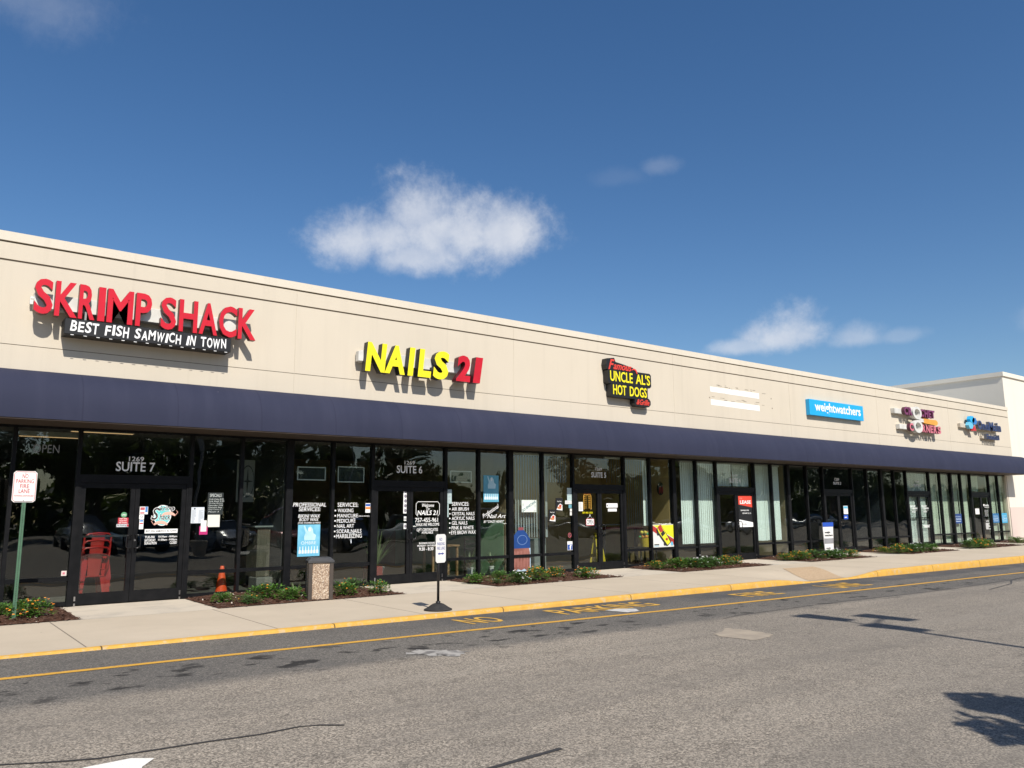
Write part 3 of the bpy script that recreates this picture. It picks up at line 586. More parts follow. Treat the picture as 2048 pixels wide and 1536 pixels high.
for z0, z1 in ((1.44, 1.47), (1.405, 1.425), (1.372, 1.39), (1.194, 1.317)): s.box(9.09, 9.173, YS - .001, YS, z0, z1, 0)
s.disc(9.131, 1.255, .026, .04, YS - .002, YS - .001, 1, None, 12); sticker((8.28, 0), s, [WHITE, mat('grey_print', (.22, .20, .24), .6)], 'white strip of oval pictures')
s = MB(); s.ring(14.72, 1.9, 0, 0, .9, YS - .001, YS); s = MB()
a, b, c, d = 14.59, 14.86, 1.6, 1.99
s.stroke([(a + .02, c), (b - .02, c), (b, c + .02), (b, d - .02), (b - .02, d), (a + .02, d), (a, d - .02), (a, c + .02), (a + .02, c), (b - .02, c)], .014, YS - .001, YS)
for i in range(7):
    s.text('MTWTFSS'[i] + 'on 10', 14.605, 14.69, 1.93 - i * .05, 1.955 - i * .05, YS - .001, .001, .03); s.text('7:00', 14.75, 14.83, 1.93 - i * .05, 1.955 - i * .05, YS - .001, .001, .03)
s.text('HOURS', 14.6, 14.85, 2.0, 2.05, YS - .001, .001, .05, 0, 1); s.stroke([(14.58, 2.04), (14.64, 2.09), (14.70, 2.07)], .03, YS - .001, YS, 1); s.text('757-455-1553', 14.527, 14.905, 1.492, 1.54, YS - .001, .001, .03, 0, 2)
sticker((14.2, 0), s, [mat('amber_vinyl', (.78, .42, .06), .5), mat('orange_vinyl', (.80, .24, .03), .5), YEA], 'amber opening-hours decal')
s = MB(); s.box(15.429, 15.856, YS - .001, YS, 1.65, 1.765); s.box(15.45, 15.48, YS - .002, YS - .001, 1.68, 1.73, 1); s.box(15.482, 15.819, YS - .001, YS, 1.545, 1.622); sticker((14.2, 1), s, [WHITE, INK], 'two white notices')
# interior: floors, party walls, back wall, ceiling
mb = MB(); mb.box(-5.4, 41.75, .485, 8.0, -.1, .012); part('floor', mb, mat('shop_floor', (.10, .095, .085), .5, 0, (.075, .07, .064), 3), shops)
mb = MB(); mb.box(-5.4, 41.75, .525, 8.0, 3.2, 3.3); part('ceiling', mb, mat('shop_ceiling', (.16, .155, .145), .9), shops)
WALLC = {-5.55: (.06, .06, .065), .4: (.045, .043, .043), 6.38: (.26, .18, .10), 12.11: (.56, .38, .17), 18.19: (.42, .33, .21), 24.02: (.04, .045, .06), 30.24: (.22, .21, .19), 36.14: (.22, .21, .18)}
for i in range(8):
    a, b = PARTY[i], PARTY[i + 1]; mt = mat('shop_wall_paint_%d' % i, WALLC[a], .85); bk = {12.11: 3.4, 18.19: 5.}.get(a, 7.9); mb = MB(); mb.box(a + .061, b - .061, bk, bk + .1, .012, 3.2)
    mb.box(a + .06, a + .07, .53, bk, .012, 3.2); mb.box(b - .07, b - .06, .53, bk, .012, 3.2); part('interior_wall', mb, mt, shops)
    if i: mb = MB(); mb.box(a - .06, a + .06, .49, 8, .012, 3.2); part('party_wall', mb, mat('party_wall_grey', (.10, .10, .10), .9), shops)
mb = MB(); mb.box(12.03, 12.037, .6, 6, .012, 1.35); part('wainscot', mb, mat('sage_green', (.22, .38, .21), .8), shops)

# ------------------------------------------------------------------ taller building on the right
big = thing('department_store', 'tall white stucco store with a pink base rising past the right end of the row', 'building', (60, .35, 0))
mb = MB(); mb.box(42.67, 95, .35, 50, 1.59, 7.98); mb.box(41.955, 42.67, .352, .8, 1.59, 5.9); part('wall', mb, WHT, big)
mb = MB(); mb.box(41.96, 95, .345, .8, -.3, 1.59); mb.box(42.7, 95, .8, 50, -.3, 1.58); part('base_wall', mb, PINK, big)
mb = MB(); mb.box(42.6, 95.1, .28, 50.1, 7.98, 8.19); part('cornice', mb, WHT, big)

# ------------------------------------------------------------------ wall signs
def chan(sign, ch, b, y0, y1, face, side, bold=.03, shear=0., rot=0., name='letter'):
    mb = MB(); mb.text(ch, b[0], b[1], b[2], b[3], (y0 + y1) / 2, abs(y1 - y0), bold, shear, 0, 1, rot); return part(name, mb, [face, side], sign)
sg = thing('wall_sign', 'big red channel letters on a white raceway at the left end of the wall', 'sign', (3.4, 0, 5.1), 'shop signs on the wall')
for ch, b in (('S', (1.523, 1.80, 4.902, 5.513)), ('K', (1.83, 2.175, 4.9, 5.51)), ('R', (2.19, 2.447, 4.9, 5.51)), ('I', (2.49, 2.601, 4.9, 5.51)), ('M', (2.635, 3.055, 4.9, 5.51)), ('P', (3.10, 3.365, 4.9, 5.51)),
              ('S', (3.526, 3.795, 4.9, 5.51)), ('H', (3.845, 4.175, 4.9, 5.51)), ('A', (4.206, 4.545, 4.9, 5.51)), ('C', (4.572, 4.91, 4.9, 5.51)), ('K', (4.936, 5.285, 4.9, 5.51))): chan(sg, ch, b, -.34, -.205, RED, REDS, .022)
mb = MB(); mb.bevbox(1.54, 5.03, -.20, -.01, 5.03, 5.29, .006); mb.tube([(1.5, -.08, 5.2), (1.545, -.08, 5.2)], .03, 8); mb.box(1.49, 1.54, -.1, -.05, 5.1, 5.24); part('raceway', mb, WSTEEL, sg)
for x in (2.3, 3.6, 4.5):
    mb = MB(); mb.box(x, x + .03, -.3, -.27, 4.86, 5.04); part('bracket', mb, mat('grey_steel', (.35, .35, .34), .5, .6), sg)
sg = thing('sign_box', 'long black sign box with white bouncing capitals, hung under the big red letters', 'sign', (3.4, 0, 4.6))
mb = MB(); mb.bevbox(2.0, 4.82, -.34, -.004, 4.61, 4.885, .008); part('cabinet', mb, BLACK, sg)
mb = MB(); x = 2.09; words = 'BEST FISH SAMWICH IN TOWN'; cell = (4.735 - 2.09) / (len(words) - 4 * .35); j = 0
for ch in words:
    if ch == ' ': x += cell * .65; continue
    wd = cell * (.52 if ch == 'I' else 1.18 if ch in 'MW' else .92); dz = rnd.uniform(-.012, .012); mb.text(ch, x, x + wd * .88, 4.66 + dz, 4.845 + dz + rnd.uniform(-.012, .01), -.343, .004, .045, .08, 0, None, rnd.uniform(-.06, .06)); x += wd + (0 if ch != 'I' else 0)
ex = x; kx = (4.74 - 2.09) / (ex - 2.09); mb.v = [(2.09 + (a - 2.09) * kx, b, c) for a, b, c in mb.v]
part('lettering', mb, WHITE, sg)
mb = MB()
for x in frange(2.1, 4.7, .2): mb.box(x, x + .05, -.345, -.342, 4.598, 4.608)
part('drain_slot', mb, WHITE, sg)
sg = thing('wall_sign', 'fat yellow channel letters followed by a crimson number, over the nail shop', 'sign', (9.2, 0, 4.9), 'shop signs on the wall')
for ch, b in (('N', (7.665, 8.19, 4.55, 5.19)), ('A', (8.13, 8.63, 4.55, 5.19)), ('I', (8.70, 8.90, 4.55, 5.19)), ('L', (8.96, 9.31, 4.55, 5.19)), ('S', (9.36, 9.80, 4.54, 5.2))): chan(sg, ch, b, -.34, -.16, YEA, BLACK, .045, .12)
for ch, b in (('2', (9.985, 10.385, 4.55, 5.17)), ('1', (10.455, 10.755, 4.55, 5.17))): chan(sg, ch, b, -.34, -.16, REDN, mat('maroon_return', (.09, .008, .014), .4), .045, .12, name='digit')
mb = MB(); mb.bevbox(7.66, 10.6, -.155, -.004, 4.77, 5.03, .006); mb.bevbox(7.58, 7.7, -.19, -.05, 4.78, 5.0, .006); part('raceway', mb, WSTEEL, sg)
sg = thing('wall_sign', 'black-backed sign with yellow slab capitals and red script, above the hot dog shop', 'sign', (15.8, 0, 5.0), 'shop signs on the wall')
def rrect(x0, x1, z0, z1, r): return [(x0 + r, z0), (x1 - r, z0), (x1, z0 + r), (x1, z1 - r), (x1 - r, z1), (x0 + r, z1), (x0, z1 - r), (x0, z0 + r)]
mb = MB(); mb.slab(rrect(15.02, 16.72, 4.985, 5.40, .05), -.2, -.002); mb.slab(rrect(15.12, 16.57, 4.63, 5.01, .04), -.197, -.004); mb.slab([(14.99, 5.37), (15.5, 5.37), (16.05, 5.39), (16.0, 5.50), (15.62, 5.56), (15.32, 5.60), (15.27, 5.71), (15.0, 5.67), (14.96, 5.5)], -.203, -.006); mb.slab(rrect(16.03, 16.68, 4.44, 4.68, .07), -.194, -.008)
mb.slab([(15.9, 5.38), (16.18, 5.30), (16.22, 5.36), (16.08, 5.48), (15.92, 5.5)], -.199, -.003); part('backing', mb, BLACK, sg)
mb = MB(); yy = -.207
for tx, b in (('UNCLE', (15.09, 15.965, 5.055, 5.345)), ("AL'S", (16.09, 16.665, 5.055, 5.345)), ('HOT', (15.19, 15.70, 4.69, 4.97)), ('DOGS', (15.835, 16.515, 4.69, 4.97))): mb.text(tx, *b, yy, .008, .035)
for x, z in ((15.09, 5.055),): pass
part('lettering', mb, YEA, sg, 'yellow capitals')
mb = MB(); mb.text('F', 15.03, 15.27, 5.37, 5.66, yy - .004, .008, .045, .4); mb.text('amous', 15.22, 15.93, 5.385, 5.53, yy - .004, .008, .04, .4); mb.stroke([(15.92, 5.43), (16.02, 5.47), (16.10, 5.44), (16.15, 5.34)], [.02, .04, .05, .03], yy - .008, yy, 0); mb.text('&Grille', 16.10, 16.62, 4.48, 4.64, -.2, .008, .03, .4); part('script', mb, mat('script_red', (.72, .06, .04), .35), sg, 'red script words')
sg = thing('sign_box', 'flat sky-blue sign box with white lowercase lettering', 'sign', (26.5, 0, 5.1))
mb = MB(); mb.bevbox(24.76, 28.30, -.15, -.004, 4.79, 5.345, .006); part('cabinet', mb, [BLUEW], sg)
mb = MB(); mb.text('weightwatchers', 25.08, 28.1, 4.86, 5.28, -.153, .004, .04); part('lettering', mb, WHITE, sg)
sg = thing('wall_sign', 'plum and pink letters wrapped round giant white scissors with an orange bar', 'sign', (32.5, 0, 5.0), 'shop signs on the wall')
for ch, b in (('C', (31.16, 31.44, 5.22, 5.54)), ('R', (31.49, 31.78, 5.22, 5.54)), ('C', (32.50, 32.76, 5.22, 5.54)), ('H', (32.82, 33.10, 5.22, 5.54)), ('E', (33.15, 33.38, 5.22, 5.54)), ('T', (33.41, 33.69, 5.22, 5.54))): chan(sg, ch, b, -.30, -.17, PURP, SREV, .045)
for ch, b in (('C', (31.48, 31.78, 4.60, 4.91)), ('R', (32.50, 32.79, 4.60, 4.91)), ('N', (32.84, 33.14, 4.60, 4.91)), ('E', (33.19, 33.44, 4.60, 4.91)), ('R', (33.49, 33.78, 4.60, 4.91)), ('S', (33.83, 34.13, 4.60, 4.91))): chan(sg, ch, b, -.30, -.17, PNK, SREV, .045)
mb = MB(); mb.ring(32.12, 5.345, .36, .255, .62, -.34, -.17); mb.ring(32.12, 4.80, .36, .26, .62, -.34, -.17); mb.stroke([(32.2, 5.12), (32.62, 5.09)], .07, -.335, -.175); mb.stroke([(32.2, 5.03), (32.62, 5.03)], .07, -.335, -.175); part('scissors', mb, WSTEEL, sg)
mb = MB(); mb.slab([(32.6, 4.97), (33.72, 4.93), (33.85, 5.0), (33.85, 5.08), (33.72, 5.15), (32.6, 5.15)], -.32, -.17); part('pointer_bar', mb, ORN, sg)
mb = MB(); mb.bevbox(30.65, 33.6, -.165, -.004, 5.26, 5.46, .006); mb.bevbox(30.95, 34.0, -.165, -.004, 4.66, 4.85, .006); part('raceway', mb, WSTEEL, sg)
sg = thing('wall_sign', 'navy letters beside blue and red petals at the far right of the wall', 'sign', (38.4, 0, 5.0), 'shop signs on the wall')
x = 37.86
for ch, wd in zip('OneMain', (.44, .27, .28, .5, .27, .1, .27)): chan(sg, ch, (x, x + wd, 5.03, 5.03 + (.40 if ch in 'OMi' else .27)), -.25, -.13, NAVY, mat('grey_return', (.14, .15, .18), .5), .03); x += wd + .05
x = 38.66
for ch, wd in zip('Financial', (.15, .05, .16, .15, .16, .14, .05, .15, .05)): chan(sg, ch, (x, x + wd, 4.63, 4.63 + (.23 if ch in 'Fil' else .16)), -.25, -.13, NAVY, mat('grey_return', (.14, .15, .18), .5), .02); x += wd + .035
for cx, cz, mt in ((37.28, 5.42, BLUEW), (37.1, 5.15, LBL), (37.5, 5.36, mat('mid_blue', (.03, .2, .55), .4))):
    mb = MB(); mb.slab([(cx + .25 * math.cos(t), cz + .17 * math.sin(t)) for t in [R(60 * q) for q in range(6)]], -.27, -.13); part('petal', mb, mt, sg)
mb = MB(); mb.slab([(37.27, 4.93), (37.6, 4.93), (37.45, 5.17)], -.27, -.13); part('petal', mb, mat('bright_red', (.6, .03, .04), .4), sg)
mb = MB(); mb.bevbox(36.4, 40.2, -.125, -.004, 5.04, 5.22, .006); mb.bevbox(38.5, 40.1, -.125, -.004, 4.66, 4.78, .006); part('raceway', mb, mat('tan_raceway', (.55, .49, .40), .6), sg)

# ------------------------------------------------------------------ things on the pavement
# post sign
gp = thing('post_sign', 'red lettered no parking sign on a green perforated post at the left edge', 'sign', (1.555, -1.2, 0), 'no parking signs')
mb = MB(); px, py = 1.545, -1.2
for x0, x1, y0, y1 in ((px - .022, px + .022, py - .004, py), (px - .026, px - .022, py - .004, py + .03), (px + .022, px + .026, py - .004, py + .03)): mb.box(x0, x1, y0, y1, -.1, 2.2)
part('post', mb, GREENP, gp)
mb = MB()
for i in range(66): mb.disc(px, .05 + i * .0255, .0055, .0055, py - .0055, py - .003, seg=8)
part('post_hole', mb, BLACK, gp)
mb = MB(); mb.slab(rrect(1.378, 1.69, 1.757, 2.228, .03), py - .012, py - .008); part('sign_panel', mb, SIGNW, gp)
mb = MB(); yy = py - .0135
a, b, c, d, rr = 1.39, 1.678, 1.769, 2.216, .028; bd = [(a + rr, c), (b - rr, c), (b, c + rr), (b, d - rr), (b - rr, d), (a + rr, d), (a, d - rr), (a, c + rr), (a + rr, c), (b - rr, c)]
mb.stroke(bd, .007, yy - .0005, yy + .001)
for tx, b_ in (('NO', (1.495, 1.573, 2.12, 2.185)), ('PARKING', (1.418, 1.652, 2.045, 2.105)), ('FIRE', (1.475, 1.593, 1.97, 2.03)), ('LANE', (1.462, 1.606, 1.895, 1.955)), ('TOWING ENFORCED', (1.405, 1.663, 1.842, 1.866))): mb.text(tx, *b_, yy, .001, .012)
part('lettering', mb, REDP, gp); mb = MB(); mb.disc(1.534, 2.195, .007, .007, py - .016, py - .012, seg=8); mb.disc(1.534, 1.785, .007, .007, py - .016, py - .012, seg=8); part('bolt', mb, SILV, gp)
# portable sign
bx, by = 7.088, -4.21
ps = thing('portable_sign', 'white no parking sign with a blue double arrow on a round black rubber base', 'sign', (bx, by, 0), 'no parking signs')
mb = MB(); mb.lathe([(.17, 0), (.225, .004), (.228, .018), (.2, .03), (.165, .05), (.12, .08), (.085, .10), (.06, .108), (.05, .11)], (bx, by, .001), 32); part('base', mb, RUB, ps, smooth=True)
mb = MB(); mb.tube([(bx, by, .1), (bx, by, .14)], .038, 14); mb.tube([(bx, by, .14), (bx, by, 1.18)], .0215, 12); part('pole', mb, BLACK, ps, smooth=True)
rot = R(14); cr, sr = math.cos(rot), math.sin(rot)
def spin(mb, ox, oy): mb.v = [(ox + (x - ox) * cr - (y - oy) * sr, oy + (x - ox) * sr + (y - oy) * cr, z) for x, y, z in mb.v]; return mb
px, py = bx + .028, by - .024
mb = MB(); mb.slab(rrect(px - .118, px + .118, .748, 1.204, .03), py - .004, py); part('sign_panel', spin(mb, px, py), SIGNW, ps)
mb = MB(); yy = py - .005
for tx, b_ in (('NO', (px - .035, px + .03, 1.095, 1.145)), ('PARKING', (px - .085, px + .085, 1.025, 1.075)), ('FIRE LANE', (px - .09, px + .09, .955, 1.005))): mb.text(tx, *b_, yy, .001, -.002)
mb.slab([(px - .045, .883), (px + .045, .883), (px + .045, .901), (px - .045, .901)], yy - .0005, yy + .0005)
for sgn in (-1, 1): mb.slab(ccw([(px + sgn * .075, .892), (px + sgn * .035, .912), (px + sgn * .035, .872)]), yy - .0006, yy + .0005)
part('lettering', spin(mb, px, py), BLUEP, ps)
# litter bin
lb = thing('litter_bin', 'square litter bin with pebble aggregate panels in a brown frame', 'bin', (6.31, -1.36, 0), None, R(-17))
x0, x1, y0, y1 = 6.085, 6.535, -1.585, -1.135
mb = MB()
for xa, ya in ((x0, y0), (x1 - .075, y0), (x0, y1 - .075), (x1 - .075, y1 - .075)): mb.bevbox(xa, xa + .075, ya, ya + .075, .0, .665, .01)
part('frame', mb, BRZ, lb)
mb = MB(); mb.box(x0 + .07, x1 - .07, y0 + .014, y0 + .05, .02, .66); mb.box(x0 + .07, x1 - .07, y1 - .05, y1 - .014, .02, .66); mb.box(x0 + .014, x0 + .05, y0 + .07, y1 - .07, .02, .66); mb.box(x1 - .05, x1 - .014, y0 + .07, y1 - .07, .02, .66); part('panel', mb, AGG, lb)
mb = MB(); o = [(x0 - .01, y0 - .01), (x1 + .01, y0 - .01), (x1 + .01, y1 + .01), (x0 - .01, y1 + .01)]; q = [(x0 + .05, y0 + .05), (x1 - .05, y0 + .05), (x1 - .05, y1 - .05), (x0 + .05, y1 - .05)]; h = [(x0 + .11, y0 + .11), (x1 - .11, y0 + .11), (x1 - .11, y1 - .11), (x0 + .11, y1 - .11)]
lv = [[(x, y, .665) for x, y in o], [(x, y, .70) for x, y in o], [(x, y, .755) for x, y in q], [(x, y, .745) for x, y in h], [(x, y, .60) for x, y in h]]
mb.add([p for r in lv for p in r], [(k * 4 + i, k * 4 + (i + 1) % 4, k * 4 + 4 + (i + 1) % 4, k * 4 + 4 + i) for k in range(4) for i in range(4)] + [(16, 17, 18, 19)]); part('lid', mb, mat('dark_lid', (.045, .046, .05), .45, 0, (.06, .06, .06), 8), lb)
mb = MB(); mb.sheet(h, .66); part('sand_tray', mb, mat('grey_sand', (.35, .31, .25), .9, 0, (.2, .18, .15), 60), lb)

# ------------------------------------------------------------------ planting beds
BEDS = [(-1.4, 2.37), (4.42, 7.98), (10.22, 13.95), (16.08, 19.95), (21.95, 25.7), (28.1, 31.8), (34.0, 37.8), (39.9, 42.6)]
def bedz(x, y, a, b): return .008 + .05 * max(0, min(1, (x - a) / .5, (b - x) / .5, (y + 1.62) / .4)) * (.8 + .2 * math.sin(x * 5.1) * math.sin(y * 6))
for bi, (a, b) in enumerate(BEDS):
    mb = MB(); xs = frange(a, b, .11); ys = frange(-1.62, .355, .11); pos = {}
    grid(mb, xs, ys, lambda x, y: bedz(x, y, a, b) + rnd.uniform(-.006, .008))
    for _ in range(int((b - a) * 300)):
        x, y = rnd.uniform(a - .02, b + .02), rnd.uniform(-1.66, .3); z = bedz(x, y, a, b) + .008; l_, w_ = rnd.uniform(.015, .045), rnd.uniform(.006, .014); t = rnd.random() * 6.3; u = Vector((math.cos(t), math.sin(t), rnd.uniform(-.4, .4))) * l_; v = Vector((-math.sin(t), math.cos(t), rnd.uniform(-.5, .5))) * w_
        p = Vector((x, y, z + abs(u.z) * .6)); mb.add([p - u - v, p + u - v, p + u + v, p - u + v], ((0, 1, 2, 3),), 2 if rnd.random() < .05 else 1)
    setting('mulch_bed', mb, [MULCH, mat('bark_chip', (.10, .048, .03), .9, 0, (.05, .024, .016), 20), mat('pale_chip', (.55, .48, .40), .8)], 'brown bark mulch in a planting bed before the windows', 'stuff')
def shrub_proto(name, seed, leafm, n, fl, flm, leaf=.15, narrow=.42):
    r = random.Random(seed); o = thing(name, 'x', 'shrub', (0, 0, -50)); BASE[o.name] = (0, 0, 0)
    mb = MB(); clumps = [(Vector((r.gauss(0, .17), r.gauss(0, .17), 0)), r.uniform(.75, 1.1)) for _ in range(9)]
    for _ in range(n):
        c, s = r.choice(clumps); az, el = r.random() * 6.283, math.asin(r.random() ** .8); rad = r.uniform(.55, 1.) ** .5 * s
        d = Vector((math.cos(az) * math.cos(el), math.sin(az) * math.cos(el), math.sin(el)))
        p = c + Vector((d.x * .34 * rad, d.y * .34 * rad, .06 + d.z * .82 * rad)); a = (d + Vector((r.uniform(-.6, .6), r.uniform(-.6, .6), r.uniform(-.5, .3)))).normalized(); sd = a.cross(Vector((r.uniform(-.3, .3), r.uniform(-.3, .3), 1))).normalized(); up_ = sd.cross(a)
        L_ = leaf * r.uniform(.6, 1.25); W = L_ * narrow
        mb.add([p, p + a * L_ * .45 + sd * W * .5 + up_ * .01, p + a * L_ - up_ * L_ * .18, p + a * L_ * .45 - sd * W * .5 + up_ * .01], ((0, 1, 2, 3),))
    part('foliage', mb, leafm, o)
    mb = MB()
    for _ in range(14): az = r.random() * 6.283; q = r.uniform(.1, .3); mb.tube([(0, 0, 0), (math.cos(az) * q * .6, math.sin(az) * q * .6, .4), (math.cos(az) * q, math.sin(az) * q, .75)], [.018, .012, .006], 5)
    part('stem', mb, BARK, o)
    if fl:
        mb = MB()
        for _ in range(fl):
            c, s = r.choice(clumps); az, el = r.random() * 6.283, math.asin(r.uniform(.25, 1)); d = Vector((math.cos(az) * math.cos(el), math.sin(az) * math.cos(el), math.sin(el))); p = c + Vector((d.x * .38 * s, d.y * .38 * s, .1 + d.z * .88 * s))
            for k in range(6): q = p + Vector((r.uniform(-.028, .028), r.uniform(-.028, .028), r.uniform(-.02, .03))); mb.lathe([(.004, -.012), (.020, 0), (.012, .014)], q, 6)
        part('flower', mb, flm, o)
    return o
PROT = {'g': shrub_proto('lantana_shrub', 1, LEAF1, 620, 0, FLO), 'f': shrub_proto('lantana_shrub', 2, LEAF1, 620, 9, FLO), 'o': shrub_proto('lantana_shrub', 3, LEAF1, 640, 38, FLO), 'w': shrub_proto('vinca_shrub', 4, LEAF2, 800, 16, FLW, .12, .5), 'l': shrub_proto('lantana_shrub', 5, LEAF2, 560, 3, FLO, .13)}
SHR = [  # x, y, width, height, kind, label
    (1.46, -.62, .34, .23, 'g', 'plain green shrub just behind the green sign post'), (1.80, -1.08, .52, .31, 'o', 'green shrub thick with orange flowers beside the green sign post'),
    (4.68, -.96, .33, .20, 'g', 'small plain green shrub below the traffic cone'), (5.03, -1.36, .42, .16, 'l', 'low spreading shrub at the front of the bed left of the litter bin'), (5.51, -.86, .56, .32, 'f', 'tallest shrub left of the litter bin, dotted with red-orange flowers'), (5.78, -1.33, .43, .25, 'g', 'round green shrub nearest the litter bin on its left'),
    (6.88, -1.28, .46, .29, 'f', 'green shrub with a few orange flowers just right of the litter bin'), (7.42, -.50, .44, .28, 'l', 'dull green shrub against the glass right of the litter bin'), (7.55, -1.36, .36, .28, 'f', 'upright shrub with orange flowers at the right tip of the litter bin bed'),
    (10.28, -.69, .44, .23, 'g', 'compact green shrub at the left tip of the bed by the portable sign'), (11.09, -.45, .36, .23, 'g', 'green shrub near the glass under the tall light-blue poster'), (10.5, -1.2, .26, .11, 'l', 'tiny low shrub at the front edge of the third bed'), (10.95, -1.42, .52, .29, 'w', 'bushy dark shrub with white flowers in front of the cola poster'), (11.56, -1.27, .52, .35, 'o', 'broad shrub covered in orange flowers in front of the cola poster'), (12.36, -.99, .38, .29, 'o', 'orange-flowered shrub with bare mulch on its right'), (13.0, -1.28, .5, .25, 'o', 'orange-flowered shrub at the right tip of the bed by the yellow-lettered door'),
    (16.25, -.62, .42, .24, 'o', 'separate orange-flowered shrub at the left end below the race car poster'), (16.78, -.9, .7, .34, 'f', 'tall leafy shrub below the race car poster'), (17.2, -1.08, .66, .31, 'w', 'white-flowered shrub left of centre in the fourth bed'), (17.6, -1.16, .68, .33, 'w', 'white-flowered shrub right of centre in the fourth bed'), (18.0, -1.12, .42, .28, 'w', 'low white-flowered shrub beside the pair of orange shrubs in the fourth bed'), (18.55, -1.1, .46, .32, 'o', 'rusty orange shrub left of the pair before the lease door'), (19.12, -1.0, .38, .27, 'o', 'rusty orange shrub right of the pair before the lease door'),
    (21.86, -.75, .42, .22, 'o', 'small orange shrub alone at the left end of the bed by the white standee'), (22.3, -1.05, .62, .31, 'o', 'orange shrub left of the white standee'), (23.0, -1.06, .68, .33, 'l', 'dark green shrub in front of the white standee'), (23.6, -1.18, .75, .32, 'w', 'white-flowered shrub just right of the white standee'), (24.15, -1.25, .58, .29, 'w', 'white-flowered shrub beside the last orange one of the fifth bed'), (24.66, -1.30, .42, .27, 'o', 'rust-coloured shrub at the right end of the fifth bed'),
    (27.72, -.85, .48, .24, 'o', 'small shrub alone at the left end of the sixth bed'), (28.0, -1.2, .62, .36, 'o', 'orange shrub left of centre in the sixth bed'), (28.7, -1.3, .6, .36, 'w', 'white-flowered shrub in the middle of the sixth bed'), (29.3, -1.35, .6, .36, 'w', 'white-flowered shrub right of the middle of the sixth bed'), (30.2, -1.28, .5, .32, 'g', 'plain green shrub at the right end of the sixth bed'),
    (33.2, -1.3, .62, .38, 'w', 'white-flowered shrub at the left end of the seventh bed'), (33.9, -1.4, .78, .4, 'o', 'wide orange shrub in the middle of the seventh bed'), (34.6, -1.4, .55, .36, 'g', 'green shrub at the right end of the seventh bed'),
    (38.9, -.95, .6, .34, 'g', 'green shrub by the end of the glass front at far right'), (41.9, -1.2, .6, .42, 'o', 'orange shrub at the right edge of the view')]
for i, (x, y, w_, h_, kd, lab) in enumerate(SHR):
    o = copy_tree(PROT[kd]); o.location = (x, y, .035); o.scale = (w_ * .95, w_ * .95, h_ * .94); o.rotation_euler[2] = i * 2.399; o['label'] = lab; o['group'] = 'shrubs in the mulch beds'
for o in PROT.values():
    for ch in list(o.children): bpy.data.objects.remove(ch)
    bpy.data.objects.remove(o)
def strappy(name, loc, h, n, seed, label, cat, pot=None, group=None):
    r = random.Random(seed); o = thing(name, label, cat, loc, group); mb = MB(); z0 = loc[2] + (pot or 0)
    for _ in range(n):
        az = r.random() * 6.283; ln = h * r.uniform(.7, 1.1); out = ln * r.uniform(.25, .7); pts = []
        for k in range(6): t = k / 5; pts.append(Vector((loc[0] + math.cos(az) * out * t, loc[1] + math.sin(az) * out * t, z0 + ln * (t - .45 * t * t * out / ln * 1.6))))
        sd = Vector((-math.sin(az), math.cos(az), 0)); ws = [.014, .018, .016, .012, .008, .002]
        mb.add([q + sd * ws[k] * e for k, q in enumerate(pts) for e in (-1, 1)], [(2 * k, 2 * k + 2, 2 * k + 3, 2 * k + 1) for k in range(5)])
    part('foliage', mb, STRAP, o)
    if pot: mb = MB(); mb.lathe([(h * .10, 0), (h * .14, pot * .9), (h * .155, pot * .9), (h * .155, pot), (h * .12, pot)], loc, 16); part('pot', mb, mat('white_pot', (.6, .6, .57), .4), o)
    return o
strappy('strappy_plant', (5.98, -1.0, .03), .34, 16, 3, 'spiky strap-leaved plant half hidden behind the litter bin', 'plant')

# ------------------------------------------------------------------ posters and papers on the glass
YP = YG - .006
def poster(name, label, x0, x1, z0, z1, mats, draw=None, cat='poster', group=None):
    mb = MB(); mb.box(x0, x1, YP - .001, YP, z0, z1)
    if draw: draw(mb, YP - .0025)
    return solo(name, mb, mats, label, cat, ((x0 + x1) / 2, YP, z0), group)
PW = mat('print_white', (.72, .82, .86), .6); PL = mat('poster_blue', (.10, .40, .60), .5, 0, (.22, .56, .74), 3.5)
def ombre(mb, y, x0, x1, z0, z1, word):
    w_, h_ = x1 - x0, z1 - z0
    mb.slab([(x0 + w_ * q[0], z0 + h_ * q[1]) for q in ((.3, .5), (.78, .5), (.82, .66), (.7, .72), (.66, .86), (.56, .94), (.46, .9), (.44, .78), (.36, .88), (.3, .98), (.25, .95), (.34, .74), (.28, .62))], y, y + .001, 2)
    mb.disc(x0 + w_ * .52, z0 + h_ * .84, w_ * .07, h_ * .06, y - .001, y, 1, None, 14)
    if word: mb.text('OMBRE', x0 + w_ * .15, x0 + w_ * .83, z0 + h_ * .37, z0 + h_ * .47, y, .001, -.006, 0, 1)
    for k in range(7):
        a = x0 + w_ * (.06 + k * .13); mb.slab([(a, z0 + h_ * .09), (a + w_ * .10, z0 + h_ * .09), (a + w_ * .10, z0 + h_ * .18), (a + w_ * .07, z0 + h_ * .21), (a + w_ * .065, z0 + h_ * .31), (a + w_ * .035, z0 + h_ * .31), (a + w_ * .03, z0 + h_ * .21), (a, z0 + h_ * .18)], y, y + .001, 1)
PB2 = mat('poster_pale_figure', (.36, .62, .74), .6, 0, (.5, .72, .8), 6)
poster('poster', 'light-blue poster with a word over white bottles, taped low by the litter bin', 6.606, 7.093, .682, 1.327, [PL, PW, PB2], lambda mb, y: ombre(mb, y, 6.606, 7.093, .682, 1.327, True), group='blue nail polish posters')
poster('poster', 'light-blue poster without a big word, taped high right of the nail shop door', 11.294, 11.754, 1.797, 2.443, [mat('poster_blue_dark', (.08, .30, .42), .5, 0, (.12, .40, .54), 3.5), PW, PB2], lambda mb, y: ombre(mb, y, 11.294, 11.754, 1.797, 2.443, False), group='blue nail polish posters')
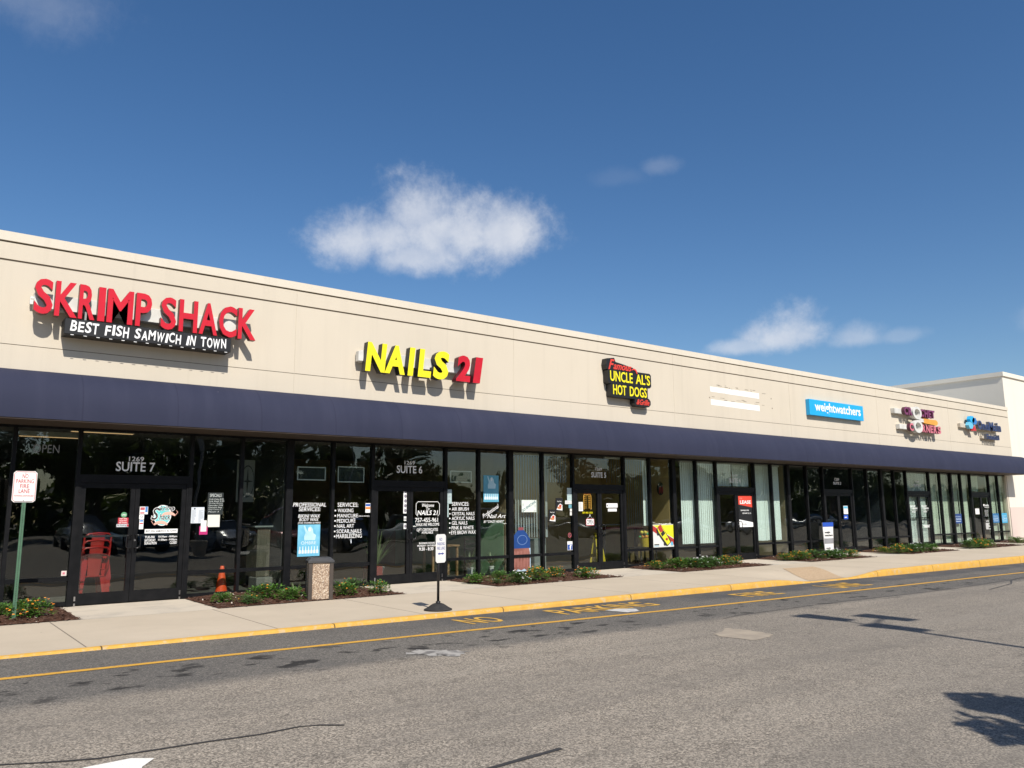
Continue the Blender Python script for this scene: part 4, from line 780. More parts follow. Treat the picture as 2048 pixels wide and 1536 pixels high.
def lines(x0, x1, z0, z1, n, mi=1):
    def f(mb, y):
        for k in range(n): z = z1 - (k + .8) * (z1 - z0) / (n + .6); mb.box(x0 + .015, x1 - .015 - rnd.random() * (x1 - x0) * .4, y, y + .001, z, z + (z1 - z0) / (n + .6) * .35, mi)
    return f
GT = mat('grey_text', (.35, .36, .38), .7)
def menu_draw(mb, y):
    lines(4.466, 4.59, 1.39, 1.64, 14)(mb, y); lines(4.59, 4.709, 1.39, 1.64, 14)(mb, y); mb.disc(4.53, 1.66, .016, .016, y, y + .001, 2, None, 10)
poster('paper_notice', 'white two-column menu sheet, leftmost paper beside the left door', 4.466, 4.709, 1.387, 1.688, [mat('bluish_paper', (.68, .74, .80), .7), GT, INK], menu_draw, 'notice')
poster('paper_notice', 'magenta flyer with a white slip over it', 4.633, 4.788, 1.171, 1.328, [mat('magenta_paper', (.50, .02, .16), .6), PAPER], lambda mb, y: mb.box(4.656, 4.763, y - .001, y + .001, 1.229, 1.44, 1), 'notice')
poster('paper_notice', 'blank cream sheet under the chalkboard', 4.779, 5.01, 1.311, 1.543, [mat('cream_paper', (.74, .74, .66), .7)], None, 'notice')
def chalk(mb, y):
    mb.text('SPECIALS', 4.80, 5.02, 1.885, 1.945, y, .001, 0, 0, 1)
    for k, tx in enumerate(('Crab Cake 8.99', 'Soft Shell 9.99', 'Shrimp Basket', 'Flounder 7.99', 'Dessert Pies', 'Key Lime 3', 'Pecan 3')): mb.text(tx, 4.785, 4.90 + .018 * len(tx) * .65, 1.83 - k * .04, 1.855 - k * .04, y, .001, 0, .15, 1)
poster('chalkboard', 'black chalkboard of specials in white handwriting, stuck to the glass', 4.762, 5.059, 1.546, 1.967, [mat('chalkboard', (.012, .018, .018), .6), mat('chalk', (.6, .64, .62), .8)], chalk, 'sign')
poster('paper_notice', 'small pinkish square card low beside the left door', 2.365, 2.446, .526, .61, [mat('pinkish_card', (.7, .6, .56), .6), PNK], lambda mb, y: mb.box(2.385, 2.42, y, y + .001, .55, .585, 1), 'notice')
poster('card_sticker', 'payment card sticker on the services window', 8.131, 8.247, 1.561, 1.765, [WHITE, mat('card_navy', (.04, .12, .45), .5), mat('card_orange', (.8, .25, .05), .5)], lambda mb, y: (mb.box(8.135, 8.243, y, y + .001, 1.70, 1.75, 1), mb.box(8.135, 8.243, y, y + .001, 1.635, 1.685, 2)), 'sticker')
def led(x0, x1, z0, z1, lab):
    o = thing('framed_panel', lab, 'panel', ((x0 + x1) / 2, .45, z0), 'white-framed panels behind the glass'); mb = MB(); t = .02
    mb.box(x0, x1, .44, .46, z0, z0 + t); mb.box(x0, x1, .44, .46, z1 - t, z1); mb.box(x0, x0 + t, .44, .46, z0 + t, z1 - t); mb.box(x1 - t, x1, .44, .46, z0 + t, z1 - t); part('frame', mb, mat('pale_frame', (.6, .62, .6), .5), o)
    mb = MB(); mb.box(x0 + t, x1 - t, .447, .455, z0 + t, z1 - t); part('panel', mb, mat('dark_acrylic', (.03, .035, .035), .15), o)
led(6.563, 7.194, 2.242, 2.523, 'white-framed dark panel above the slanted lettering'); led(7.472, 8.099, 2.212, 2.553, 'white-framed dark panel just left of the nail shop door'); led(10.353, 10.964, 2.254, 2.533, 'white-framed dark panel right of the nail shop door')
poster('paper_notice', 'pale tall notice in the window right of the nail shop door', 10.251, 10.373, 1.758, 2.084, [mat('pale_teal_paper', (.45, .58, .58), .6), GT], lines(10.251, 10.373, 1.76, 2.08, 9), 'notice')
poster('paper_notice', 'thin pale strip below the tall notice by the nail shop door', 10.243, 10.288, 1.443, 1.75, [mat('pale_teal_paper', (.45, .58, .58), .6)], None, 'notice')
def spart(mb, y):
    mb.text('GO SPARTANS', 12.46, 12.95, 1.66, 1.725, y, .001, .02, 0, 1, None, .5); mb.text('I', 12.505, 12.525, 1.69, 1.76, y, .001, 0, 0, 2); mb.text('I', 12.895, 12.915, 1.66, 1.73, y, .001, 0, 0, 2); mb.text('0.0', 12.86, 12.93, 1.56, 1.60, y, .001, 0, 0, 2)
poster('poster', 'white team scoreboard poster with dark slanted capitals', 12.474, 12.949, 1.544, 1.847, [mat('mint_paper', (.72, .78, .72), .6), mat('teal_ink', (.03, .14, .17), .6), mat('faint_print', (.35, .38, .36), .6)], spart)
def cola(mb, y):
    cx, w_ = 12.44, .56
    mb.slab([(cx - .27, .10), (cx - .22, .08), (cx - .1, .16), (cx, .12), (cx + .1, .16), (cx + .22, .08), (cx + .27, .12), (cx + .28, .55), (cx + .25, .66), (cx - .25, .66), (cx - .28, .55)], y, y + .001, 1)
    mb.slab([(cx - .285, .655), (cx + .285, .655), (cx + .285, .90), (cx - .285, .90)], y - .001, y, 2); mb.ring(cx + .04, .86, .16, .12, .9, y - .002, y - .001, 4, None, 24)
    mb.slab([(cx - .27, .9), (cx + .27, .9), (cx + .18, 1.02), (cx + .09, 1.10), (cx - .09, 1.10), (cx - .18, 1.02)], y, y + .001, 2); mb.slab([(cx - .08, 1.10), (cx + .08, 1.10), (cx + .08, 1.17), (cx - .08, 1.17)], y - .001, y, 3)
    for k in range(5): mb.slab([(cx - .22 + k * .1, .2), (cx - .19 + k * .1, .2), (cx - .18 + k * .1, .58), (cx - .22 + k * .1, .6)], y - .001, y, 5)
poster('poster', 'tall poster of a cola bottle with a blue label', 12.15, 12.74, .1, .66, [mat('ice_blue_paper', (.42, .56, .66), .5), mat('cola_brown', (.20, .075, .055), .35, 0, (.34, .14, .11), 5), mat('label_blue', (.012, .06, .24), .45), mat('cap_red', (.26, .06, .07), .5), mat('label_swirl', (.16, .26, .5), .5), mat('cola_light', (.36, .15, .12), .4)], cola)
FOOD = [BLACK, PAPER, mat('bread', (.55, .22, .10), .7), mat('tomato', (.55, .06, .04), .6)]
def food(cx, cz):
    def f(mb, y):
        mb.slab(ccw([(cx - .1, cz - .10), (cx + .1, cz - .12), (cx + .1, cz + .02), (cx + .03, cz + .06), (cx - .04, cz + .01)]), y, y + .001, 1); mb.disc(cx, cz - .05, .075, .035, y - .001, y, 2, None, 14); mb.disc(cx + .03, cz, .045, .03, y - .002, y - .001, 3, None, 12); mb.text('Meal Deal', cx - .07, cx + .07, cz + .1, cz + .13, y, .001, .01, 0, 1)
    return f
poster('poster', 'small dark food picture, upper of two left of the yellow-lettered door', 13.60, 13.85, 1.564, 1.902, FOOD, food(13.725, 1.70), group='food pictures'); poster('poster', 'small dark food picture, lower of two left of the yellow-lettered door', 13.36, 13.60, 1.283, 1.604, FOOD, food(13.48, 1.42), group='food pictures')
def grid_draw(mb, y):
    for k in range(1, 5): mb.box(14.0, 14.161, y, y + .001, 1.838 + k * .066, 1.842 + k * .066, 1)
poster('paper_notice', 'tall gridded pale paper left of the yellow-lettered door', 14.001, 14.161, 1.838, 2.168, [mat('pale_teal_paper', (.45, .58, .58), .6), GT], grid_draw, 'notice')
poster('paper_notice', 'wide white slip below the gridded paper', 13.925, 14.156, 1.746, 1.836, [PAPER, GT], lines(13.925, 14.156, 1.75, 1.83, 3), 'notice')
poster('paper_notice', 'teal card below the wide white slip', 14.047, 14.153, 1.641, 1.733, [mat('teal_card', (.14, .36, .44), .6)], None, 'notice')
poster('paper_notice', 'small white card, upper of the lowest two in the column', 14.09, 14.158, 1.549, 1.627, [PAPER], None, 'notice'); poster('paper_notice', 'small white card, lowest in the column of papers', 14.088, 14.155, 1.449, 1.536, [PAPER], None, 'notice')
mb = MB(); mb.ring(14.065, .94, .06, .062, .8, YP - .001, YP, 0, None, 20); mb.stroke([(14.03, .98), (14.1, .9)], .012, YP - .001, YP); mb.disc(14.065, .94, .048, .05, YP - .0005, YP, 1); solo('round_sticker', mb, [mat('pinkish_red', (.55, .12, .14), .5), INK], 'round red no-smoking sticker low on the glass', 'sticker', (14.065, YP, .88))
def fdraw(mb, y): mb.box(13.985, 14.15, y, y + .001, .565, .70, 1); mb.text('f', 14.05, 14.12, .57, .69, y - .001, .001, .06, 0, 0)
poster('square_sticker', 'white and blue square sticker with a small letter', 13.979, 14.155, .556, .78, [WHITE, mat('sticker_blue', (.03, .09, .36), .5)], fdraw, 'sticker')
poster('paper_notice', 'white sheet on the left leaf of the yellow-lettered door', 14.404, 14.557, 1.56, 1.799, [PAPER, GT], lines(14.404, 14.557, 1.57, 1.79, 7), 'notice')
os_ = thing('hanging_sign', 'white OPEN sign with a red rim hanging on a cord from the door glass', 'sign', (14.8, YP, 1.176)); mb = MB(); mb.slab(rrect(14.654, 14.953, 1.176, 1.358, .02), YP - .004, YP - .001, 0); part('rim', mb, REDP, os_)
mb = MB(); mb.slab(rrect(14.666, 14.941, 1.19, 1.346, .015), YP - .006, YP - .004); part('plate', mb, WHITE, os_); mb = MB(); mb.text('OPEN', 14.685, 14.92, 1.205, 1.33, YP - .007, .001, .02); part('lettering', mb, INK, os_)
mb = MB(); mb.tube([(14.7, YP - .002, 1.355), (14.8, YP - .002, 1.43), (14.9, YP - .002, 1.355)], .003, 5); mb.box(14.79, 14.81, YP - .006, YP, 1.42, 1.47); part('cord', mb, WHITE, os_)
def racecar(mb, y):
    x0, z0 = 17.239, .517; mb.slab(ccw([(x0, z0 + .62), (x0, z0 + .46), (x0 + .88, z0 + .05), (x0 + .88, z0 + .22)]), y, y + .001, 2); mb.slab(ccw([(x0 + .02, z0 + .625), (x0 + .88, z0 + .24), (x0 + .88, z0 + .625)]), y - .0005, y + .001, 1)
    c = Vector((x0 + .47, z0 + .34)); t = R(-48); ux, uz = Vector((math.cos(t), math.sin(t))), Vector((-math.sin(t), math.cos(t)))
    def P(l): return ccw([tuple(c + ux * a + uz * b) for a, b in l])
    mb.slab(P([(-.33, -.15), (-.25, -.17), (.27, -.16), (.33, -.10), (.34, .05), (.3, .1), (-.3, .11), (-.34, .0)]), y - .002, y - .001, 3); mb.slab(P([(-.32, -.08), (-.2, -.11), (.05, -.1), (.3, -.09), (.325, .05), (.05, .09), (-.3, .1)]), y - .003, y - .002, 1)
    mb.slab(P([(-.34, -.05), (-.16, -.07), (-.1, .07), (-.33, .1)]), y - .004, y - .003, 2); mb.slab(P([(-.13, -.075), (-.02, -.09), (.0, .075), (-.12, .07)]), y - .004, y - .003, 3); mb.disc(*(c + ux * .16), .05, .04, y - .004, y - .003, 2, None, 12)
    for a, b in ((-.2, -.165), (.2, -.155)): mb.disc(*(c + ux * a + uz * b), .05, .05, y - .005, y - .004, 3, None, 12)
    mb.box(x0 + .05, x0 + .25, y - .001, y, z0 + .06, z0 + .09, 3); mb.box(x0 + .05, x0 + .25, y - .001, y, z0 + .03, z0 + .045, 4); mb.disc(x0 + .8, z0 + .09, .05, .06, y - .001, y, 4, None, 14)
poster('poster', 'square poster of a yellow and red race car', 17.239, 18.125, .517, 1.159, [mat('poster_paper_white', (.76, .77, .72), .5), mat('lemon', (.80, .76, .03), .5), mat('race_red', (.45, .04, .03), .5), INK, LBL], racecar)
def lease(mb, y):
    a, b = 21.262, 21.97; mb.slab(ccw([(a, 1.80), (a, 1.999), (b, 1.999), (b, 1.636), (a, 1.73)]), y, y + .001, 1); mb.slab(ccw([(a, 1.02), (a, 1.26), (b, 1.16), (b, 1.02)]), y, y + .001, 2)
    mb.text('LEASE', 21.34, 21.90, 1.75, 1.86, y - .001, .001, .05, 0, 2); mb.text('FOR', 21.34, 21.46, 1.90, 1.945, y - .001, .001, .01, 0, 3); mb.text('DIVARIS.COM', 21.36, 21.78, 1.525, 1.565, y, .001, .03, 0, 2); mb.text('757.497.2113', 21.44, 21.88, 1.43, 1.47, y, .001, .03, 0, 2); mb.text('DIVARIS', 21.42, 21.64, 1.09, 1.13, y - .001, .001, .01, 0, 0)
poster('poster', 'tall lease poster in red, black and white on a door', 21.262, 21.97, 1.019, 1.999, [BLACK, mat('lease_red', (.72, .07, .04), .5), WHITE, mat('pale_red', (.75, .3, .25), .5)], lease)
poster('paper_notice', 'white and pale-blue card on the door behind the standee', 27.43, 27.72, 1.38, 1.677, [PAPER, LBL], lambda mb, y: mb.box(27.44, 27.71, y, y + .001, 1.58, 1.66, 1), 'notice'); poster('paper_notice', 'bright blue card below the white one, behind the standee', 27.42, 27.70, 1.196, 1.354, [mat('bright_blue', (.02, .09, .5), .5), WHITE], lambda mb, y: mb.box(27.46, 27.62, y, y + .001, 1.25, 1.28, 1), 'notice')
def loans(x0, x1, z0, z1, l1):
    def f(mb, y):
        w_, h_ = x1 - x0, z1 - z0; mb.text(l1, x0 + w_ * .14, x1 - w_ * .14, z0 + h_ * .66, z0 + h_ * .77, y, .001, .01, 0, 1); mb.text('LOANS', x0 + w_ * .1, x1 - w_ * .1, z0 + h_ * .34, z0 + h_ * .56, y, .001, .02, 0, 1); mb.box(x0 + w_ * .14, x1 - w_ * .14, y, y + .001, z0 + h_ * .18, z0 + h_ * .23, 1)
    return f
PBN = mat('poster_navy', (.02, .06, .22), .5); PBM = mat('poster_mid_blue', (.03, .16, .36), .5); PBS = mat('poster_sky', (.06, .38, .62), .5); PWH = mat('poster_print', (.55, .68, .8), .6)
poster('poster', 'navy loans poster left of the last door', 36.2, 36.92, .905, 1.32, [PBN, PWH], loans(36.2, 36.92, .905, 1.32, 'WE MAKE'), group='loan posters'); poster('poster', 'mid-blue loans poster right of the last door', 40.09, 40.77, .88, 1.31, [PBM, PWH], loans(40.09, 40.77, .88, 1.31, 'PERSONAL'), group='loan posters'); poster('poster', 'sky-blue loans poster in the last window', 41.07, 41.69, .86, 1.32, [PBS, PWH], loans(41.07, 41.69, .86, 1.32, 'EASY'), group='loan posters')
poster('paper_notice', 'white sheet taped to the last door', 38.336, 38.74, 1.285, 1.54, [PAPER], None, 'notice')
# standee outside shop 3
st = thing('standee', 'white tapered standee with bold lettering and a blue header, standing at a door', 'standee', (25.87, .15, 0)); mb = MB(); mb.slab([(25.6, .06), (26.12, .06), (26.2, 1.1), (25.53, 1.1)], .14, .165); part('panel', mb, SIGNW, st)
mb = MB(); mb.slab([(25.535, .96), (26.19, .96), (26.2, 1.105), (25.53, 1.105)], .13, .14); part('header', mb, mat('bright_blue', (.02, .09, .5), .5), st); mb = MB(); mb.text('weight', 25.63, 25.98, .72, .80, .135, .003, .05); mb.text('watchers', 25.63, 26.12, .63, .70, .135, .003, .05); mb.text('results', 25.66, 25.95, .2, .26, .135, .003, .02); part('lettering', mb, INK, st)
mb = MB(); mb.slab([(25.59, .38), (26.14, .38), (26.155, .56), (25.58, .56)], .134, .139); part('photo_band', mb, mat('photo_grey', (.28, .28, .29), .6), st); mb = MB(); mb.box(25.55, 26.17, .05, .28, 0.002, .06); part('foot', mb, mat('grey_plastic', (.4, .4, .41), .5), st)

# ------------------------------------------------------------------ behind the glass
def blinds(x0, x1, z0, z1, label, m_, ang=35., y=.56, pitch=.085, group='vertical blinds'):
    if x0 < 32: k = (.75 - y) / 16.1; x0 -= x0 * k; x1 -= x1 * k
    if m_ is not BLINDG: ang *= .35
    mb = MB(); n = max(1, int((x1 - x0) / pitch))
    for k in range(n):
        cx = x0 + (k + .5) * (x1 - x0) / n; t = R(ang + rnd.uniform(-4, 4)); hw = .047; vs = []
        for j in range(4): u = (j / 3 - .5) * 2; vs.append((cx + math.cos(t) * hw * u, y + math.sin(t) * hw * u - .008 * (1 - u * u)))
        zb = z0 + rnd.uniform(-.005, .005)
        for j in range(3): mb.add([(*vs[j], zb), (*vs[j + 1], zb), (*vs[j + 1], z1 - .03), (*vs[j], z1 - .03)], ((0, 1, 2, 3),))
    mb.box(x0 - .02, x1 + .02, y - .03, y + .03, z1 - .03, z1 + .02, 1)
    solo('vertical_blind', mb, [m_, mat('blind_track', (.5, .5, .48), .6)], label, 'blind', ((x0 + x1) / 2, y, z0), group)
blinds(12.2, 12.38, .92, 3.02, 'narrow strip of vertical blind coloured pale for sunlight at the left of the cola poster window', BLIND, 10); blinds(12.42, 13.37, .91, 3.02, 'grey vertical blind hanging behind the team poster', BLINDG, 30); blinds(13.5, 14.3, 2.31, 3.02, 'short grey vertical blind cut off above the food pictures', BLINDG, 25); blinds(13.49, 13.64, .9, 3.0, 'single long grey slat bundle beside the food pictures', BLINDG, 15, .60)  # first strip: sunlight on the grey blind put in as paler fabric
blinds(15.74, 16.34, 2.33, 3.02, 'short vertical blind over the yellow-lettered door', BLINDG, 55); blinds(16.52, 17.22, 1.13, 3.02, 'grey vertical blind above the red counter', BLINDG, 55); blinds(17.24, 17.55, 1.13, 3.02, 'bright closed end of the vertical blind above the red counter', BLIND, 8)
blinds(18.9, 19.57, .565, 3.02, 'pale vertical blind left of the pair beside the lease door', BLIND, 12); blinds(19.65, 20.51, .56, 3.02, 'pale vertical blind just left of the lease door', BLIND, 16); blinds(20.69, 21.39, 2.31, 3.02, 'short pale vertical blind over the lease door', BLIND, 14); blinds(21.45, 22.3, 2.31, 3.02, 'pale closed vertical blind at right over the lease door', BLIND, 5); blinds(22.57, 23.50, .56, 3.02, 'pale vertical blind just right of the lease door', BLIND, 4); blinds(23.54, 24.0, .555, 3.02, 'narrow pale vertical blind in the window next to the dark shop', BLIND, 8)
for a, b, lab in ((32.5, 34.08, 'pale vertical blind behind the doors with white lettering'), (34.18, 35.09, 'pale green vertical blind right of the lettered doors'), (35.17, 36.05, 'pale green vertical blind left of the navy loans poster'), (36.24, 37.03, 'pale green vertical blind behind the navy loans poster'), (37.11, 37.99, 'pale green vertical blind left of the last door'), (39.98, 40.88, 'pale green vertical blind behind the mid-blue loans poster'), (40.96, 41.7, 'pale green vertical blind in the last window')):
    blinds(a, b, .12, 3.02, lab, CREAMB if a > 34 else BLIND, rnd.uniform(10, 25), .56, .09)
blinds(38.3, 39.2, 2.31, 3.02, 'short pale blind over the last door', CREAMB, 8)
# stacked chairs
def chair(dz, label, i=0):
    cx, cy = 2.93, 1.05; o = thing('metal_chair', label, 'chair', (cx, cy, dz + .012), 'stack of red chairs behind the left door', R(186 + 3 * i)); o.scale[0] = 1.18; z = dz + .012
    def legp(sx, sy): return [(cx + sx * .155, cy + sy * .15, z + .44), (cx + sx * .20, cy + sy * .2, z + .0)]
    for sx in (-1, 1):
        for sy in (-1, 1):
            mb = MB(); (xa, ya, za), (xb, yb, zb) = legp(sx, sy); w0, w1 = .055, .042
            mb.add([(xa - w0, ya, za), (xa + w0, ya, za), (xb + w1, yb, zb), (xb - w1, yb, zb), (xa - w0, ya + sy * -.03, za), (xa + w0, ya + sy * -.03, za), (xb + w1, yb - sy * .02, zb), (xb - w1, yb - sy * .02, zb)], ((0, 1, 2, 3), (7, 6, 5, 4), (0, 3, 7, 4), (1, 5, 6, 2), (3, 2, 6, 7)))
            part('leg', mb, CHAIR, o)
    mb = MB(); mb.bevbox(cx - .18, cx + .18, cy - .17, cy + .17, z + .43, z + .455, .012)
    arc = [(cx - .165 + .33 * k / 8, cy - .185, z + .43 - .10 * abs(k / 4 - 1) ** 2.2) for k in range(9)]
    for k in range(8): mb.quad((arc[k][0], arc[k][1], arc[k][2] - .015), (arc[k + 1][0], arc[k + 1][1], arc[k + 1][2] - .015), (arc[k + 1][0], arc[k + 1][1] + .01, z + .455), (arc[k][0], arc[k][1] + .01, z + .455))
    part('seat', mb, CHAIR, o)
    mb = MB(); mb.tube([(cx - .17, cy + .15, z + .44), (cx - .20, cy - .02 + .2, z + .62), (cx - .20, cy + .2, z + .78), (cx - .15, cy + .215, z + .83), (cx, cy + .22, z + .845), (cx + .15, cy + .215, z + .83), (cx + .20, cy + .2, z + .78), (cx + .20, cy + .18, z + .62), (cx + .17, cy + .15, z + .44)], .016, 8); part('back_frame', mb, CHAIR, o, smooth=True)
    mb = MB(); mb.add([(cx - .085, cy + .16, z + .45), (cx + .085, cy + .16, z + .45), (cx + .10, cy + .215, z + .838), (cx - .10, cy + .215, z + .838), (cx - .085, cy + .168, z + .45), (cx + .085, cy + .168, z + .45), (cx + .10, cy + .223, z + .838), (cx - .10, cy + .223, z + .838)], ((0, 1, 2, 3), (7, 6, 5, 4), (0, 3, 7, 4), (1, 5, 6, 2))); part('backrest', mb, CHAIR, o)
for k, lab in enumerate(('red metal chair at the bottom of the stack', 'red metal chair second from the bottom of the stack', 'red metal chair in the middle of the stack', 'red metal chair second from the top of the stack')): chair(k * .125, lab, k)
# traffic cone
tcn = thing('traffic_cone', 'orange traffic cone standing behind the glass right of the left door', 'cone', (5.2, .72, .012)); mb = MB(); mb.bevbox(5.055, 5.345, .575, .865, .012, .045, .012); part('base', mb, CONE, tcn)
mb = MB(); mb.lathe([(.115, 0), (.112, .02), (.042, .46), (.034, .50), (.026, .505)], (5.2, .72, .045), 24); part('cone', mb, CONE, tcn, smooth=True)
wp = thing('wall_panel', 'pale board with a black compass star hung behind the glass', 'picture', (5.68, 1.0, 1.8)); mb = MB(); mb.box(5.498, 5.864, 1.0, 1.02, 1.795, 2.659); part('board', mb, mat('weathered_board', (.22, .215, .20), .8), wp)
mb = MB(); mb.ring(5.72, 2.22, .14, .33, .93, .997, .999); mb.slab([(5.60, 2.22), (5.7, 2.2), (5.72, 1.95), (5.74, 2.2), (5.84, 2.22), (5.74, 2.24), (5.72, 2.5), (5.7, 2.24)], .996, .999); part('compass_star', mb, INK, wp)
cn = thing('counter', 'grey wooden counter end with a plank slope behind the window', 'counter', (6.2, 1.2, .012)); mb = MB(); mb.box(5.98, 6.25, 1.0, 1.6, .28, 1.28); part('panel', mb, mat('grey_wood', (.105, .09, .067), .7, 0, (.07, .06, .045), 4, stretch=(14, 1, 1)), cn); mb = MB(); mb.box(5.9, 6.29, .95, 1.7, 1.28, 1.31); part('top', mb, mat('pale_top', (.22, .23, .23), .4), cn)
mb = MB(); mb.bevbox(5.94, 6.28, .85, 1.3, .013, .27, .01); solo('storage_box', mb, mat('grey_box', (.17, .16, .15), .7), 'plain grey box on the floor below the counter end', 'box', (6.1, 1.0, .013))
for x, y, z, lab in ((2.3, 2.5, 3.08, 'lit ceiling strip seen low behind the left windows'), (3.0, 1.25, 3.1, 'lit ceiling strip near the left door')):
    o = thing('ceiling_light', lab, 'light', (x, y, z), 'ceiling strips in the left shop'); mb = MB(); mb.box(x - .55, x + .55, y - .07, y + .07, z, z + .1); part('housing', mb, mat('lamp_housing', (.4, .38, .34), .6), o); mb = MB(); mb.box(x - .53, x + .53, y - .06, y + .06, z - .006, z - .001); part('diffuser', mb, mat('warm_tube', (1, .62, .30), .5, emit=.45), o)
# nail shop
strappy('potted_palm', (9.0, 1.5, .012), 1.25, 34, 5, 'dark palm in a pot behind the nail shop door', 'plant', .3); strappy('spider_plant', (11.85, .85, .012), .42, 42, 8, 'pale arching spider plant in the corner of the nail shop window', 'plant', .22); strappy('spider_plant', (11.3, 1.0, .012), .6, 30, 9, 'darker arching plant left of the spider plant', 'plant', .2)
mb = MB(); mb.bevbox(8.5, 8.85, .9, 1.2, .013, .36, .01); solo('red_crate', mb, mat('dull_red', (.22, .02, .02), .6), 'dull red crate on the floor behind the nail shop door', 'crate', (8.67, 1.05, .013))
o = thing('nail_table', 'tan table with bottles behind the nail shop window', 'table', (10.9, 1.6, .012)); mb = MB(); mb.box(10.4, 11.2, 1.3, 1.8, .72, .76); part('top', mb, mat('tan_wood', (.30, .17, .08), .5), o)
for x in (10.43, 11.13):
    for y in (1.33, 1.73): mb = MB(); mb.box(x, x + .05, y, y + .05, .012, .72); part('leg', mb, mat('tan_wood', (.30, .17, .08), .5), o)
o = thing('ladder_chair', 'dark ladder-back chair behind the nail art lettering', 'chair', (11.55, 1.5, .012)); mb = MB(); mb.box(11.35, 11.75, 1.3, 1.7, .43, .46); part('seat', mb, BLACK, o); mb = MB()
for z in (.62, .74, .86): mb.box(11.37, 11.73, 1.32, 1.34, z, z + .06)
part('backrest', mb, BLACK, o)
for x in (11.35, 11.71):
    for y, h in ((1.31, .93), (1.66, .43)): mb = MB(); mb.box(x, x + .035, y, y + .035, .012, h); part('leg', mb, BLACK, o)
mb = MB(); mb.bevbox(12.75, 13.25, 1.0, 1.5, .013, .86, .012); mb.box(12.82, 13.18, .985, 1.0, .2, .75, 1); solo('drink_cooler', mb, [mat('grey_cooler', (.20, .22, .22), .5), mat('cream_front', (.45, .44, .36), .5)], 'grey and cream cooler cabinet behind the cola poster', 'cooler', (13.0, 1.25, .013))
mb = MB(); mb.bevbox(13.35, 13.75, 1.0, 1.5, .013, .86, .012); mb.box(13.62, 13.7, .985, 1.0, .25, .7, 1); solo('drink_cooler', mb, [mat('grey_cooler', (.20, .22, .22), .5), mat('cream_front', (.45, .44, .36), .5)], 'grey cooler cabinet below the food pictures', 'cooler', (13.55, 1.25, .013))
# hot dog shop
o = thing('bar_counter', 'dark counter with a dull red top behind the window right of the yellow-lettered door', 'counter', (18, 2., .012)); mb = MB(); mb.box(16.4, 18.0, 1.5, 1.9, 1.02, 1.09); part('top', mb, mat('red_top', (.22, .025, .03), .4), o)
for x in (16.5, 17.85): mb = MB(); mb.box(x, x + .06, 1.65, 1.75, .012, 1.02); part('leg', mb, BLACK, o)
o = thing('ball_tub', 'yellow tub heaped with green and orange balls', 'tub', (17.75, 1.2, .5)); mb = MB(); mb.lathe([(.12, 0), (.21, .28), (.22, .28), (.2, .26)], (17.75, 1.2, .5), 20); part('tub', mb, mat('yellow_plastic', (.75, .52, .02), .4), o)
mb = MB()
for k in range(22):
    a = k * 2.4; r_ = .17 * math.sqrt((k % 11) / 11); c = (17.75 + r_ * math.cos(a), 1.2 + r_ * math.sin(a), .78 + .10 * (k // 11) + .02 * (k % 3)); mb.lathe([(.002, -.052), (.036, -.037), (.052, 0), (.036, .037), (.002, .052)], c, 10, k % 3)
part('ball', mb, [mat('green_ball', (.05, .28, .10), .35), mat('orange_ball', (.75, .30, .04), .35), mat('yellow_ball', (.78, .6, .08), .35)], o, smooth=True)
o = thing('small_table', 'black table under the yellow tub of balls', 'table', (17.7, 1.2, .012)); mb = MB(); mb.box(17.3, 18.05, .95, 1.5, .46, .5); part('top', mb, BLACK, o)
for x in (17.33, 17.98):
    for y in (.98, 1.44): mb = MB(); mb.box(x, x + .035, y, y + .035, .012, .46); part('leg', mb, BLACK, o)
o = thing('caution_board', 'yellow folding floor caution board behind the yellow-lettered door', 'sign', (15.8, 1.2, .012))
for s_ in (-1, 1): mb = MB(); mb.add([(15.63, 1.2 + s_ * .17, .012), (15.97, 1.2 + s_ * .17, .012), (15.9, 1.2 + s_ * .01, .95), (15.7, 1.2 + s_ * .01, .95), (15.63, 1.2 + s_ * .18, .012), (15.97, 1.2 + s_ * .18, .012), (15.9, 1.2 + s_ * .02, .95), (15.7, 1.2 + s_ * .02, .95)], ((0, 1, 2, 3), (7, 6, 5, 4), (0, 3, 7, 4), (1, 5, 6, 2), (3, 2, 6, 7))); part('leaf', mb, mat('caution_yellow', (.55, .40, .02), .5), o)
mb = MB(); mb.disc(18.02, 2.2, .14, .19, .75, .78, 0, None, 20)
for dx in (-.05, .05): mb.stroke([(18.02 + dx - .02, 2.05), (18.02 + dx, 2.25), (18.02 + dx + .02, 2.08), (18.02 + dx + .04, 2.28)], .018, .747, .75, 1)
solo('wall_plaque', mb, [BLACK, REDP], 'black oval plaque with red strokes hung beside the ochre wall', 'sign', (18.02, .76, 2.0))

